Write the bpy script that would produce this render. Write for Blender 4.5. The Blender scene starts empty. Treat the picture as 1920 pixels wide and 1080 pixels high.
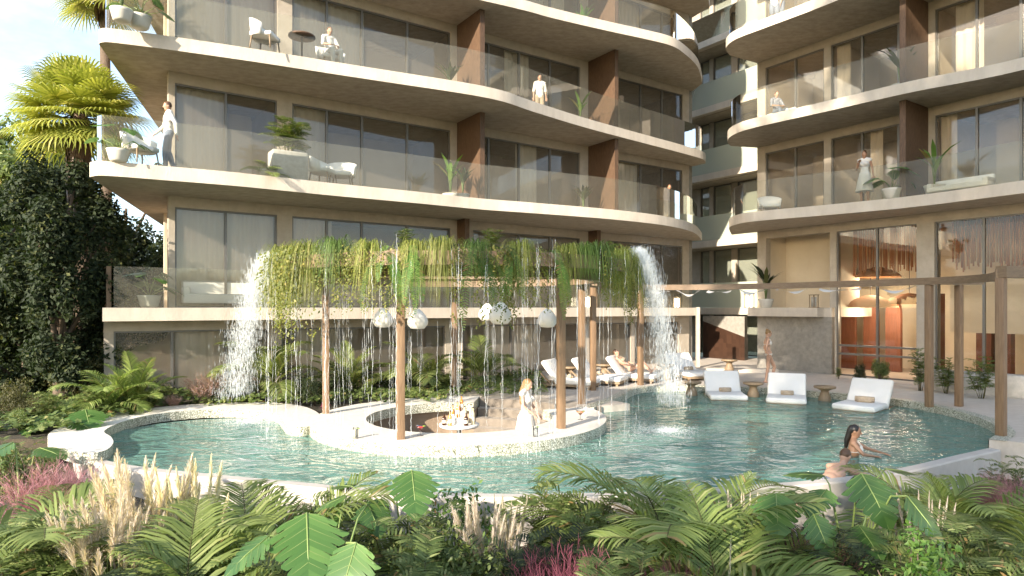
import bpy, bmesh, math, random
from mathutils import Vector, Matrix, noise
R = math.radians; PI = math.pi
sc = bpy.context.scene; COL = sc.collection
random.seed(7)

# ------------------------------------------------------------------ camera, sky, sun, exposure
CAMZ = 2.6; F = 1230.0; HY = 577.0; CX = 960.0
cam = bpy.data.cameras.new('camera'); cam_o = bpy.data.objects.new('camera', cam); COL.objects.link(cam_o)
cam_o.location = (0, 0, CAMZ); cam_o.rotation_euler = (R(90), 0, 0)
cam.sensor_width = 36.0; cam.lens = 36.0*F/1920.0; cam.shift_y = (HY-540.0)/1920.0
cam.clip_start = 0.1; cam.clip_end = 3000
sc.camera = cam_o
SAZ = (-0.58, -0.815); SEL = 21.0                      # horizontal direction to the sun, elevation in degrees
wd = bpy.data.worlds.new('World'); sc.world = wd; wd.use_nodes = True
nt = wd.node_tree; bgn = nt.nodes['Background']; bgn.inputs['Strength'].default_value = 0.15
sky = nt.nodes.new('ShaderNodeTexSky'); sky.sky_type = 'NISHITA'; sky.sun_disc = False
sky.sun_elevation = R(SEL); sky.sun_rotation = math.atan2(SAZ[0], SAZ[1])
sky.air_density = 1.0; sky.dust_density = 1.0; sky.ozone_density = 1.4
tc = nt.nodes.new('ShaderNodeTexCoord'); mp = nt.nodes.new('ShaderNodeMapping'); mp.inputs['Scale'].default_value = (2.2, 2.2, 5.0)
nz = nt.nodes.new('ShaderNodeTexNoise'); nz.inputs['Scale'].default_value = 2.4; nz.inputs['Detail'].default_value = 9; nz.inputs['Roughness'].default_value = .58
cr = nt.nodes.new('ShaderNodeValToRGB'); cr.color_ramp.elements[0].position = .36; cr.color_ramp.elements[1].position = .68
mx = nt.nodes.new('ShaderNodeMix'); mx.data_type = 'RGBA'; mx.inputs[7].default_value = (2.5, 2.8, 3.15, 1)
nt.links.new(tc.outputs['Generated'], mp.inputs['Vector']); nt.links.new(mp.outputs['Vector'], nz.inputs['Vector'])
nt.links.new(nz.outputs['Fac'], cr.inputs['Fac']); nt.links.new(cr.outputs['Color'], mx.inputs[0])
nt.links.new(sky.outputs['Color'], mx.inputs[6]); nt.links.new(mx.outputs[2], bgn.inputs['Color'])
sl = bpy.data.lights.new('sun', 'SUN'); sl.energy = 3.5; sl.angle = R(0.8); sl.color = (1.0, .885, .735)
so = bpy.data.objects.new('sun', sl); COL.objects.link(so); so.location = (-20, -16, 20)
sd = Vector((SAZ[0]*math.cos(R(SEL)), SAZ[1]*math.cos(R(SEL)), math.sin(R(SEL))))
so.rotation_euler = sd.to_track_quat('Z', 'Y').to_euler()
sc.view_settings.view_transform = 'Standard'; sc.view_settings.look = 'None'
sc.view_settings.exposure = 1.76; sc.view_settings.gamma = 1.0
sc.render.engine = 'CYCLES'
sc.cycles.max_bounces = 7; sc.cycles.diffuse_bounces = 4; sc.cycles.glossy_bounces = 4; sc.cycles.transmission_bounces = 4
sc.cycles.transparent_max_bounces = 40; sc.cycles.caustics_reflective = False; sc.cycles.caustics_refractive = False
sc.cycles.use_denoising = True; sc.cycles.sample_clamp_indirect = 6

# ------------------------------------------------------------------ helpers
def G(px, py, z):                                     # ground point seen at a picture position, at known height
    Y = (z-CAMZ)*F/(HY-py); return ((px-CX)/F*Y, Y)
def catmull(pts, n=8, closed=False):
    out = []; N = len(pts)
    for i in range(N if closed else N-1):
        g = (lambda k: Vector(pts[k % N])) if closed else (lambda k: Vector(pts[max(0, min(N-1, k))]))
        a, b, c, d = g(i-1), g(i), g(i+1), g(i+2)
        for k in range(n):
            t = k/n
            out.append(0.5*((2*b)+(c-a)*t+(2*a-5*b+4*c-d)*t*t+(3*b-a-3*c+d)*t**3))
    if not closed: out.append(Vector(pts[-1]))
    return out
def lerp(a, b, t): return a+(b-a)*t

class MB:
    def __init__(s): s.v = []; s.f = []; s.m = []; s.sm = []
    def add(s, vs, fs, mi=0, smooth=False):
        o = len(s.v); s.v.extend([tuple(v) for v in vs])
        for f in fs: s.f.append([i+o for i in f]); s.m.append(mi); s.sm.append(smooth)
    def box(s, c, d, rz=0, mi=0, M=None):
        x, y, z = d[0]/2, d[1]/2, d[2]/2
        vs = [Vector((a*x, b*y, e*z)) for e in (-1, 1) for b in (-1, 1) for a in (-1, 1)]
        m = Matrix.Translation(Vector(c)) @ (M if M is not None else Matrix.Rotation(rz, 4, 'Z'))
        s.add([m @ v for v in vs], [(0,2,3,1),(4,5,7,6),(0,1,5,4),(2,6,7,3),(0,4,6,2),(1,3,7,5)], mi)
    def rbox(s, c, d, bev, rz=0, mi=0, M=None, seg=2):
        bm = bmesh.new(); bmesh.ops.create_cube(bm, size=1)
        for v in bm.verts: v.co = Vector((v.co.x*d[0], v.co.y*d[1], v.co.z*d[2]))
        bmesh.ops.bevel(bm, geom=list(bm.edges), offset=bev, segments=seg, profile=.5, affect='EDGES')
        m = Matrix.Translation(Vector(c)) @ (M if M is not None else Matrix.Rotation(rz, 4, 'Z'))
        bm.verts.index_update()
        s.add([m @ v.co for v in bm.verts], [[v.index for v in f.verts] for f in bm.faces], mi, True); bm.free()
    def beam(s, a, b, w, h, mi=0, up=(0, 0, 1)):      # rectangular bar from a to b
        a, b = Vector(a), Vector(b); d = (b-a).normalized(); side = d.cross(Vector(up))
        if side.length < 1e-4: side = Vector((1, 0, 0))
        side.normalize(); u = side.cross(d)
        vs = [p+side*sx*w/2+u*sz*h/2 for p in (a, b) for sz in (-1, 1) for sx in (-1, 1)]
        s.add(vs, [(0,1,3,2),(4,6,7,5),(0,4,5,1),(2,3,7,6),(0,2,6,4),(1,5,7,3)], mi)
    def sweep(s, path, w, h, mi=0, closed=False):     # rectangular bar along a polyline (horizontal-ish)
        P = [Vector(p) for p in path]; N = len(P); vs = []
        for i in range(N):
            a = P[(i-1) % N] if closed or i else P[i]; b = P[(i+1) % N] if closed or i < N-1 else P[i]
            d = (b-a); d.z = 0; d.normalize(); sd_ = Vector((d.y, -d.x, 0))
            for sx, sz in ((-1,-1),(1,-1),(1,1),(-1,1)): vs.append(P[i]+sd_*sx*w/2+Vector((0,0,sz*h/2)))
        fs = []
        for i in range(N if closed else N-1):
            o, q = i*4, ((i+1) % N)*4
            for k in range(4): fs.append((o+k, q+k, q+(k+1) % 4, o+(k+1) % 4))
        if not closed: fs += [(3,2,1,0), tuple((N-1)*4+k for k in range(4))]
        s.add(vs, fs, mi)
    def tube(s, path, radii, n=6, mi=0, caps=True, smooth=True):
        P = [Vector(p) for p in path]; N = len(P)
        if not hasattr(radii, '__len__'): radii = [radii]*N
        vs = []; ref = None
        for i in range(N):
            d = (P[min(N-1, i+1)]-P[max(0, i-1)])
            if d.length < 1e-9: d = Vector((0,0,1))
            d.normalize()
            if ref is None: ref = d.orthogonal().normalized()
            e = (ref-d*ref.dot(d))
            e = e.normalized() if e.length > 1e-6 else d.orthogonal().normalized()
            ref = e; g = d.cross(e)
            for k in range(n):
                a = 2*PI*k/n; vs.append(P[i]+(e*math.cos(a)+g*math.sin(a))*radii[i])
        fs = [(i*n+k, i*n+(k+1) % n, (i+1)*n+(k+1) % n, (i+1)*n+k) for i in range(N-1) for k in range(n)]
        if caps: fs += [tuple(range(n-1, -1, -1)), tuple((N-1)*n+k for k in range(n))]
        s.add(vs, fs, mi, smooth)
    def lathe(s, prof, c=(0,0,0), n=20, mi=0, smooth=True, cap=True):
        vs = [(c[0]+r*math.cos(2*PI*k/n), c[1]+r*math.sin(2*PI*k/n), c[2]+z) for r, z in prof for k in range(n)]
        fs = [(i*n+k, i*n+(k+1) % n, (i+1)*n+(k+1) % n, (i+1)*n+k) for i in range(len(prof)-1) for k in range(n)]
        if cap: fs += [tuple(range(n-1, -1, -1)), tuple((len(prof)-1)*n+k for k in range(n))]
        s.add(vs, fs, mi, smooth)
    def ball(s, c, r, M=None, mi=0, nu=12, nv=8):
        if not hasattr(r, '__len__'): r = (r, r, r)
        vs = [Vector((0,0,r[2]))]
        for i in range(1, nv):
            t = PI*i/nv
            for k in range(nu):
                a = 2*PI*k/nu; vs.append(Vector((r[0]*math.sin(t)*math.cos(a), r[1]*math.sin(t)*math.sin(a), r[2]*math.cos(t))))
        vs.append(Vector((0,0,-r[2]))); L = len(vs)-1
        fs = [(0, 1+k, 1+(k+1) % nu) for k in range(nu)]
        for i in range(nv-2):
            o = 1+i*nu; fs += [(o+k, o+nu+k, o+nu+(k+1) % nu, o+(k+1) % nu) for k in range(nu)]
        o = 1+(nv-2)*nu; fs += [(o+k, L, o+(k+1) % nu) for k in range(nu)]
        m = Matrix.Translation(Vector(c)) @ (M.to_4x4() if M is not None else Matrix())
        s.add([m @ v for v in vs], fs, mi, True)
    def capsule(s, a, b, ra, rb, n=10):
        s.tube([a, b], [ra, rb], n); s.ball(a, ra, nu=n, nv=6); s.ball(b, rb, nu=n, nv=6)
    def prism(s, poly, z0, z1, mi_top=0, mi_side=0, mi_bot=0):
        N = len(poly); bm = bmesh.new()
        vs = [bm.verts.new((p[0], p[1], 0)) for p in poly]; f = bm.faces.new(vs); bm.normal_update()
        flip = f.normal.z < 0
        tr = bmesh.ops.triangulate(bm, faces=[f]); bm.verts.index_update()
        tris = [[v.index for v in t.verts] for t in bm.faces]; co = [(v.co.x, v.co.y) for v in bm.verts]
        if flip: tris = [t[::-1] for t in tris]
        bm.free()
        s.add([(x, y, z1) for x, y in co], tris, mi_top)
        if z0 is not None:
            s.add([(x, y, z0) for x, y in co], [t[::-1] for t in tris], mi_bot)
            q = [(x, y, z0) for x, y in co]+[(x, y, z1) for x, y in co]
            fs = [(i, (i+1) % N, N+(i+1) % N, N+i) for i in range(N)]
            if flip: fs = [f[::-1] for f in fs]
            s.add(q, fs, mi_side)
    def strip(s, pts, widths, side, mi=0, fold=None):  # leaf-like ribbon; fold drops the edges to make a keel
        P = [Vector(p) for p in pts]; N = len(P); vs = []
        for i in range(N):
            sdv = side if isinstance(side, Vector) else side[i]
            vs += [P[i]-sdv*widths[i]/2, P[i]+sdv*widths[i]/2]
        s.add(vs, [(2*i, 2*i+1, 2*i+3, 2*i+2) for i in range(N-1)], mi, True)
    def mesh(s, name, mats):
        me = bpy.data.meshes.new(name); me.from_pydata(s.v, [], s.f)
        for m in mats: me.materials.append(m)
        me.polygons.foreach_set('material_index', s.m); me.polygons.foreach_set('use_smooth', s.sm); me.update()
        return me
    def build(s, name, mats, parent=None, loc=(0,0,0), rz=0):
        if not isinstance(mats, (list, tuple)): mats = [mats]
        return link(name, s.mesh(name, mats), parent, loc, rz)
def link(name, me, parent=None, loc=(0,0,0), rz=0):
    o = bpy.data.objects.new(name, me); COL.objects.link(o); o.location = loc; o.rotation_euler = (0, 0, rz)
    if parent is not None: o.parent = parent
    return o
def tag(o, label=None, cat=None, group=None, kind=None):
    if label: o['label'] = label
    if cat: o['category'] = cat
    if group: o['group'] = group
    if kind: o['kind'] = kind
    return o
def thing(name, label, cat, loc=(0,0,0), rz=0, group=None, scale=1):
    o = bpy.data.objects.new(name, None); COL.objects.link(o); o.empty_display_size = .2
    o.location = loc; o.rotation_euler = (0, 0, rz); o.scale = (scale,)*3 if not hasattr(scale, '__len__') else scale
    return tag(o, label, cat, group)
def kids(name, mes, label, cat, loc, rz=0, group=None, scale=1):   # a thing out of shared part meshes [(part name, mesh)]
    t = thing(name, label, cat, loc, rz, group, scale); t['kind'] = 'thing'
    for nm, me in mes: link(nm, me, t)
    return t

# ------------------------------------------------------------------ materials
MATS = {}
def mat(name, color, rough=.6, color2=None, scale=8, bump=0, bscale=None, detail=4, metal=0, spec=.5, stretch=(1,1,1), contrast=(.35, .65)):
    m = bpy.data.materials.new(name); m.use_nodes = True; t = m.node_tree; p = t.nodes['Principled BSDF']
    p.inputs['Base Color'].default_value = (*color, 1); p.inputs['Roughness'].default_value = rough
    p.inputs['Metallic'].default_value = metal; p.inputs['Specular IOR Level'].default_value = spec
    c = t.nodes.new('ShaderNodeTexCoord'); mpn = t.nodes.new('ShaderNodeMapping'); mpn.inputs['Scale'].default_value = stretch
    t.links.new(c.outputs['Object'], mpn.inputs['Vector'])
    if color2:
        n = t.nodes.new('ShaderNodeTexNoise'); n.inputs['Scale'].default_value = scale; n.inputs['Detail'].default_value = detail
        n.inputs['Roughness'].default_value = .65
        r = t.nodes.new('ShaderNodeValToRGB'); r.color_ramp.elements[0].position = contrast[0]; r.color_ramp.elements[1].position = contrast[1]
        r.color_ramp.elements[0].color = (*color, 1); r.color_ramp.elements[1].color = (*color2, 1)
        t.links.new(mpn.outputs['Vector'], n.inputs['Vector']); t.links.new(n.outputs['Fac'], r.inputs['Fac']); t.links.new(r.outputs['Color'], p.inputs['Base Color'])
    if bump:
        n = t.nodes.new('ShaderNodeTexNoise'); n.inputs['Scale'].default_value = bscale or scale*3; n.inputs['Detail'].default_value = 5
        b = t.nodes.new('ShaderNodeBump'); b.inputs['Strength'].default_value = bump; b.inputs['Distance'].default_value = .02
        t.links.new(mpn.outputs['Vector'], n.inputs['Vector']); t.links.new(n.outputs['Fac'], b.inputs['Height']); t.links.new(b.outputs['Normal'], p.inputs['Normal'])
    MATS[name] = m; return m
def leafmat(name, c1, c2, c3=None, rough=.55, trans=.35, tcol=1.6, old=False):
    m = bpy.data.materials.new(name); m.use_nodes = True; t = m.node_tree; p = t.nodes['Principled BSDF']; out = t.nodes['Material Output']
    g = t.nodes.new('ShaderNodeNewGeometry'); r = t.nodes.new('ShaderNodeValToRGB')
    r.color_ramp.elements[0].color = (*c1, 1); r.color_ramp.elements[1].color = (*c2, 1)
    if c3:
        e = r.color_ramp.elements.new(.86); e.color = (*c2, 1); r.color_ramp.elements[-1].color = (*c3, 1)
        if old: r.color_ramp.elements[-1].position = .955; e = r.color_ramp.elements.new(.985); e.color = (.26,.17,.07,1)
    oi = t.nodes.new('ShaderNodeObjectInfo'); hs = t.nodes.new('ShaderNodeHueSaturation')
    mr = t.nodes.new('ShaderNodeMapRange'); mr.inputs[3].default_value = .8; mr.inputs[4].default_value = 1.2
    t.links.new(oi.outputs['Random'], mr.inputs[0]); t.links.new(mr.outputs[0], hs.inputs['Value'])
    t.links.new(g.outputs['Random Per Island'], r.inputs['Fac']); t.links.new(r.outputs['Color'], hs.inputs['Color'])
    t.links.new(hs.outputs['Color'], p.inputs['Base Color']); p.inputs['Roughness'].default_value = rough
    tr = t.nodes.new('ShaderNodeBsdfTranslucent'); mc = t.nodes.new('ShaderNodeMix'); mc.data_type = 'RGBA'; mc.blend_type = 'MULTIPLY'
    mc.inputs[0].default_value = 1; mc.inputs[7].default_value = (tcol, tcol, tcol*.55, 1)
    t.links.new(hs.outputs['Color'], mc.inputs[6]); t.links.new(mc.outputs[2], tr.inputs['Color'])
    ms = t.nodes.new('ShaderNodeMixShader'); ms.inputs[0].default_value = trans
    t.links.new(p.outputs[0], ms.inputs[1]); t.links.new(tr.outputs[0], ms.inputs[2]); t.links.new(ms.outputs[0], out.inputs['Surface'])
    return m
def glassmat(name, tint, refl=.06, rough=.02, ior=1.45, haze=None):
    m = bpy.data.materials.new(name); m.use_nodes = True; t = m.node_tree; out = t.nodes['Material Output']; t.nodes.remove(t.nodes['Principled BSDF'])
    tr = t.nodes.new('ShaderNodeBsdfTransparent'); tr.inputs[0].default_value = (*tint, 1)
    gl = t.nodes.new('ShaderNodeBsdfGlossy'); gl.inputs['Roughness'].default_value = rough
    fr = t.nodes.new('ShaderNodeFresnel'); fr.inputs['IOR'].default_value = ior
    ad = t.nodes.new('ShaderNodeMath'); ad.operation = 'ADD'; ad.inputs[1].default_value = refl; ad.use_clamp = True
    ms = t.nodes.new('ShaderNodeMixShader'); t.links.new(fr.outputs[0], ad.inputs[0]); t.links.new(ad.outputs[0], ms.inputs[0])
    src = tr
    if haze:
        df = t.nodes.new('ShaderNodeBsdfDiffuse'); df.inputs[0].default_value = (*haze[:3], 1); m2 = t.nodes.new('ShaderNodeMixShader'); m2.inputs[0].default_value = haze[3]
        t.links.new(tr.outputs[0], m2.inputs[1]); t.links.new(df.outputs[0], m2.inputs[2]); src = m2
    t.links.new(src.outputs[0], ms.inputs[1]); t.links.new(gl.outputs[0], ms.inputs[2]); t.links.new(ms.outputs[0], out.inputs['Surface'])
    return m
def pebblemat(name):
    m = mat(name, (.5,.5,.42), .5); t = m.node_tree; p = t.nodes['Principled BSDF']; c = t.nodes.new('ShaderNodeTexCoord')
    v = t.nodes.new('ShaderNodeTexVoronoi'); v.inputs['Scale'].default_value = 24; v.feature = 'DISTANCE_TO_EDGE'
    v2 = t.nodes.new('ShaderNodeTexVoronoi'); v2.inputs['Scale'].default_value = 24
    r = t.nodes.new('ShaderNodeValToRGB'); r.color_ramp.elements[0].position = .02; r.color_ramp.elements[0].color = (.17,.18,.13,1)
    r.color_ramp.elements[1].position = .14; r.color_ramp.elements[1].color = (1,1,1,1)
    r2 = t.nodes.new('ShaderNodeValToRGB'); r2.color_ramp.elements[0].color = (.42,.43,.33,1); r2.color_ramp.elements[1].color = (.78,.76,.66,1)
    mm = t.nodes.new('ShaderNodeMix'); mm.data_type = 'RGBA'; mm.blend_type = 'MULTIPLY'; mm.inputs[0].default_value = 1
    for q in (v, v2): t.links.new(c.outputs['Object'], q.inputs['Vector'])
    t.links.new(v.outputs['Distance'], r.inputs['Fac']); t.links.new(v2.outputs['Color'], r2.inputs['Fac'])
    t.links.new(r.outputs['Color'], mm.inputs[6]); t.links.new(r2.outputs['Color'], mm.inputs[7]); t.links.new(mm.outputs[2], p.inputs['Base Color'])
    return m
def tilemat(name, c1, c2, s=6.0):
    m = mat(name, c1, .35); t = m.node_tree; p = t.nodes['Principled BSDF']; c = t.nodes.new('ShaderNodeTexCoord')
    v = t.nodes.new('ShaderNodeTexVoronoi'); v.inputs['Scale'].default_value = s; v.distance = 'CHEBYCHEV'; v.inputs['Randomness'].default_value = .25
    r = t.nodes.new('ShaderNodeValToRGB'); r.color_ramp.elements[0].color = (*c1, 1); r.color_ramp.elements[1].color = (*c2, 1)
    t.links.new(c.outputs['Object'], v.inputs['Vector']); t.links.new(v.outputs['Color'], r.inputs['Fac']); t.links.new(r.outputs['Color'], p.inputs['Base Color'])
    return m
def woodmat(name, c1, c2, vertical=True, s=1.0):
    return mat(name, c1, .6, c2, 3.2*s, .25, 9, detail=6, stretch=(9, 9, .8) if vertical else (2, 2, 9), contrast=(.3, .72))
def watermat(name):
    m = bpy.data.materials.new(name); m.use_nodes = True; t = m.node_tree; out = t.nodes['Material Output']; t.nodes.remove(t.nodes['Principled BSDF'])
    c = t.nodes.new('ShaderNodeTexCoord'); mpn = t.nodes.new('ShaderNodeMapping'); mpn.inputs['Scale'].default_value = (.75, 1.15, 1)
    n1 = t.nodes.new('ShaderNodeTexNoise'); n1.inputs['Scale'].default_value = 1.6; n1.inputs['Detail'].default_value = 3; n1.inputs['Distortion'].default_value = 1.3
    n2 = t.nodes.new('ShaderNodeTexNoise'); n2.inputs['Scale'].default_value = 8; n2.inputs['Detail'].default_value = 2; n2.inputs['Distortion'].default_value = .8
    ma = t.nodes.new('ShaderNodeMath'); ma.operation = 'MULTIPLY_ADD'; ma.inputs[1].default_value = .34
    b = t.nodes.new('ShaderNodeBump'); b.inputs['Strength'].default_value = .7; b.inputs['Distance'].default_value = .22
    t.links.new(c.outputs['Object'], mpn.inputs['Vector'])
    for q in (n1, n2): t.links.new(mpn.outputs['Vector'], q.inputs['Vector'])
    n3 = t.nodes.new('ShaderNodeTexNoise'); n3.inputs['Scale'].default_value = .55; n3.inputs['Detail'].default_value = 2; t.links.new(mpn.outputs['Vector'], n3.inputs['Vector'])
    r3 = t.nodes.new('ShaderNodeMapRange'); r3.inputs[1].default_value = .35; r3.inputs[2].default_value = .65; t.links.new(n3.outputs['Fac'], r3.inputs[0])
    m3 = t.nodes.new('ShaderNodeMath'); m3.operation = 'MULTIPLY'; t.links.new(n2.outputs['Fac'], m3.inputs[0]); t.links.new(r3.outputs[0], m3.inputs[1])
    t.links.new(m3.outputs[0], ma.inputs[0]); t.links.new(n1.outputs['Fac'], ma.inputs[2]); t.links.new(ma.outputs[0], b.inputs['Height'])
    fr = t.nodes.new('ShaderNodeFresnel'); fr.inputs['IOR'].default_value = 1.36; t.links.new(b.outputs['Normal'], fr.inputs['Normal'])
    gl = t.nodes.new('ShaderNodeBsdfGlossy'); gl.inputs['Roughness'].default_value = .03; t.links.new(b.outputs['Normal'], gl.inputs['Normal'])
    tr = t.nodes.new('ShaderNodeBsdfTransparent'); tr.inputs[0].default_value = (.54, .82, .77, 1)
    df = t.nodes.new('ShaderNodeBsdfDiffuse'); df.inputs[0].default_value = (.27, .53, .44, 1); t.links.new(b.outputs['Normal'], df.inputs['Normal'])
    m1 = t.nodes.new('ShaderNodeMixShader'); m1.inputs[0].default_value = .42
    t.links.new(tr.outputs[0], m1.inputs[1]); t.links.new(df.outputs[0], m1.inputs[2])
    ms = t.nodes.new('ShaderNodeMixShader'); t.links.new(fr.outputs[0], ms.inputs[0]); t.links.new(m1.outputs[0], ms.inputs[1]); t.links.new(gl.outputs[0], ms.inputs[2])
    t.links.new(ms.outputs[0], out.inputs['Surface']); return m
def dropmat(name, alpha=.55):
    m = bpy.data.materials.new(name); m.use_nodes = True; t = m.node_tree; out = t.nodes['Material Output']; p = t.nodes['Principled BSDF']
    p.inputs['Base Color'].default_value = (.86,.9,.92,1); p.inputs['Roughness'].default_value = .08; p.inputs['Alpha'].default_value = alpha; p.inputs['Specular IOR Level'].default_value = .9
    return m
def emat(name, col, st):
    m = bpy.data.materials.new(name); m.use_nodes = True; t = m.node_tree; p = t.nodes['Principled BSDF']
    p.inputs['Base Color'].default_value = (.9,.85,.7,1); p.inputs['Emission Color'].default_value = (*col, 1); p.inputs['Emission Strength'].default_value = st
    return m

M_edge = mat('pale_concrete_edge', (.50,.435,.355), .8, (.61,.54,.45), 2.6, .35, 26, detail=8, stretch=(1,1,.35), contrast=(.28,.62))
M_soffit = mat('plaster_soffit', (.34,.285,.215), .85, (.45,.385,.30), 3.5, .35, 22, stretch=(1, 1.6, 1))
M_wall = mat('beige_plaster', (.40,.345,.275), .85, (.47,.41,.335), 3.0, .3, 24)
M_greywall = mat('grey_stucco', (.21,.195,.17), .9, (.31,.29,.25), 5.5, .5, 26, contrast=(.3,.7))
M_inwall = mat('interior_plaster', (.56,.47,.36), .9, (.62,.53,.42), 1.5)
M_cream = mat('cream_plaster', (.72,.62,.47), .8, (.78,.68,.53), 1.2)
M_curtain = mat('linen_curtain', (.76,.65,.50), .9, (.82,.72,.57), 1.5, stretch=(4,4,.4))
M_frame = mat('grey_aluminium', (.16,.15,.135), .4, metal=.4)
M_fin = woodmat('brown_cladding', (.045,.024,.013), (.17,.10,.058), s=2.2)
M_pane = glassmat('window_glass', (.95,.93,.89), .035, haze=(.60,.51,.40,.15))
M_paneL = glassmat('lobby_glass', (.95,.94,.91), .02)
M_pane2 = glassmat('pale_green_glass', (.90,.93,.86), .03, haze=(.55,.58,.46,.38))
M_rail = glassmat('railing_glass', (.93,.94,.91), .0, ior=1.2, haze=(.78,.72,.60,.045))
M_green = glassmat('green_railing_glass', (.62,.72,.64), .05, haze=(.66,.70,.58,.72))
M_coping = mat('white_terrazzo', (.66,.62,.55), .6, (.76,.72,.65), 9, .1, 40)
M_deck = mat('travertine_deck', (.50,.44,.37), .7, (.58,.52,.45), 4.5, .12, 30, stretch=(1,2.5,1))
M_poolwall = mat('white_pool_render', (.44,.40,.355), .8, (.50,.46,.41), 2.5, .25, 18)
M_pebble = pebblemat('pebble_mosaic')
M_tile = tilemat('teal_mosaic', (.06,.20,.185), (.15,.33,.30), 7)
M_tile2 = tilemat('teal_band_tile', (.05,.19,.185), (.13,.36,.34), 7)
M_water = watermat('pool_water')
M_soil = mat('dark_soil', (.035,.03,.02), .95, (.07,.055,.035), 6, .6, 30)
M_ground = mat('grass_ground', (.06,.075,.03), .95, (.10,.095,.05), 2, .5, 20)
M_wood = woodmat('pergola_timber', (.165,.10,.055), (.27,.175,.10))
M_woodh = woodmat('pergola_beam_timber', (.16,.105,.062), (.245,.17,.105), False)
M_teak = woodmat('weathered_teak', (.21,.145,.085), (.30,.22,.135))
M_white = mat('white_canvas', (.80,.77,.71), .85, (.84,.81,.76), 3, .15, 60)
M_towel = mat('tan_towel', (.42,.32,.22), .95, (.52,.41,.29), 20, .4, 80)
M_stone = mat('stone_grey', (.40,.38,.34), .85, (.50,.47,.42), 8, .3, 30)
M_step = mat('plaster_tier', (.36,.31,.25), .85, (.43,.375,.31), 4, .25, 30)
M_tier = mat('shaded_riser_render', (.17,.145,.115), .9, (.23,.195,.16), 4, .25, 30)  # tier risers: pit shade put into the colour, darker than the treads
M_barwall = mat('bar_brown_render', (.27,.20,.14), .8, (.33,.25,.18), 3, .2, 20)
M_paper = mat('rice_paper', (.78,.75,.68), .8, (.84,.81,.75), 9, .05, 14)
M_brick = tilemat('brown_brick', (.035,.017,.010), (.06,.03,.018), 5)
M_arch = woodmat('russet_panel', (.15,.05,.022), (.25,.085,.04))
M_rope = mat('russet_rope', (.26,.075,.03), .9, (.50,.25,.12), 3, stretch=(7,7,.2), contrast=(.35,.6))
M_rattan = mat('woven_rattan', (.34,.15,.06), .8, (.46,.23,.10), 30, .5, 60)
M_lamp = emat('warm_lantern_glow', (1.0,.86,.62), 5.0)
M_drop = dropmat('water_drops', .36)
M_drop2 = dropmat('water_spray_drops', .42)
M_bark = mat('tree_bark', (.09,.065,.045), .95, (.15,.11,.08), 5, .8, 14, stretch=(3,3,.6))
# foliage
L_palm = leafmat('palm_leaf', (.12,.165,.04), (.24,.29,.085), (.36,.38,.16), old=True)
L_palmY = leafmat('sunlit_fan_leaf', (.16,.19,.03), (.35,.36,.08), (.52,.48,.17))
L_bright = leafmat('bright_palm_leaf', (.12,.18,.04), (.24,.30,.085), (.36,.38,.15), old=True)
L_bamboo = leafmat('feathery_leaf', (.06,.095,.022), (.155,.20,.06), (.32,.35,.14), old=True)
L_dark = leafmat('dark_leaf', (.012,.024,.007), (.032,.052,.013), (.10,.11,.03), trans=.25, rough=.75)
L_monst = leafmat('monstera_leaf', (.05,.12,.028), (.105,.20,.05), rough=.36, trans=.3)
L_grass = leafmat('grass_blade', (.10,.16,.05), (.19,.26,.10), (.28,.33,.16))
L_ygrass = leafmat('yellow_green_blade', (.15,.20,.03), (.30,.31,.08), (.44,.40,.17))
L_ggrass = leafmat('bright_green_blade', (.08,.15,.025), (.16,.24,.055), (.28,.31,.10))
L_fern = leafmat('fern_leaf', (.06,.15,.02), (.13,.23,.045), (.21,.28,.07), old=True)
L_ivy = leafmat('ivy_leaf', (.08,.11,.015), (.19,.20,.035), (.30,.26,.06))
L_ivyp = leafmat('pale_ivy_leaf', (.06,.11,.02), (.14,.20,.05), (.42,.42,.20))
L_olive = leafmat('olive_leaf', (.05,.055,.016), (.11,.105,.035), (.17,.15,.06))
L_muhly = leafmat('pink_plume', (.46,.20,.26), (.60,.33,.38), (.70,.48,.50), rough=.9, trans=.4, tcol=1.1)
L_purple = leafmat('purple_plume', (.17,.045,.075), (.28,.08,.12), (.38,.15,.19), rough=.9, trans=.4, tcol=1.1)
L_rose = leafmat('rose_plume', (.48,.30,.30), (.62,.44,.42), (.70,.56,.52), rough=.9, trans=.45, tcol=1.1)
L_cream = leafmat('cream_plume', (.74,.68,.56), (.82,.76,.66), (.86,.82,.74), rough=.9, trans=.5, tcol=1.05)
L_blush = leafmat('blush_plume', (.68,.58,.55), (.78,.70,.66), (.84,.78,.76), rough=.9, trans=.5, tcol=1.05)
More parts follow.
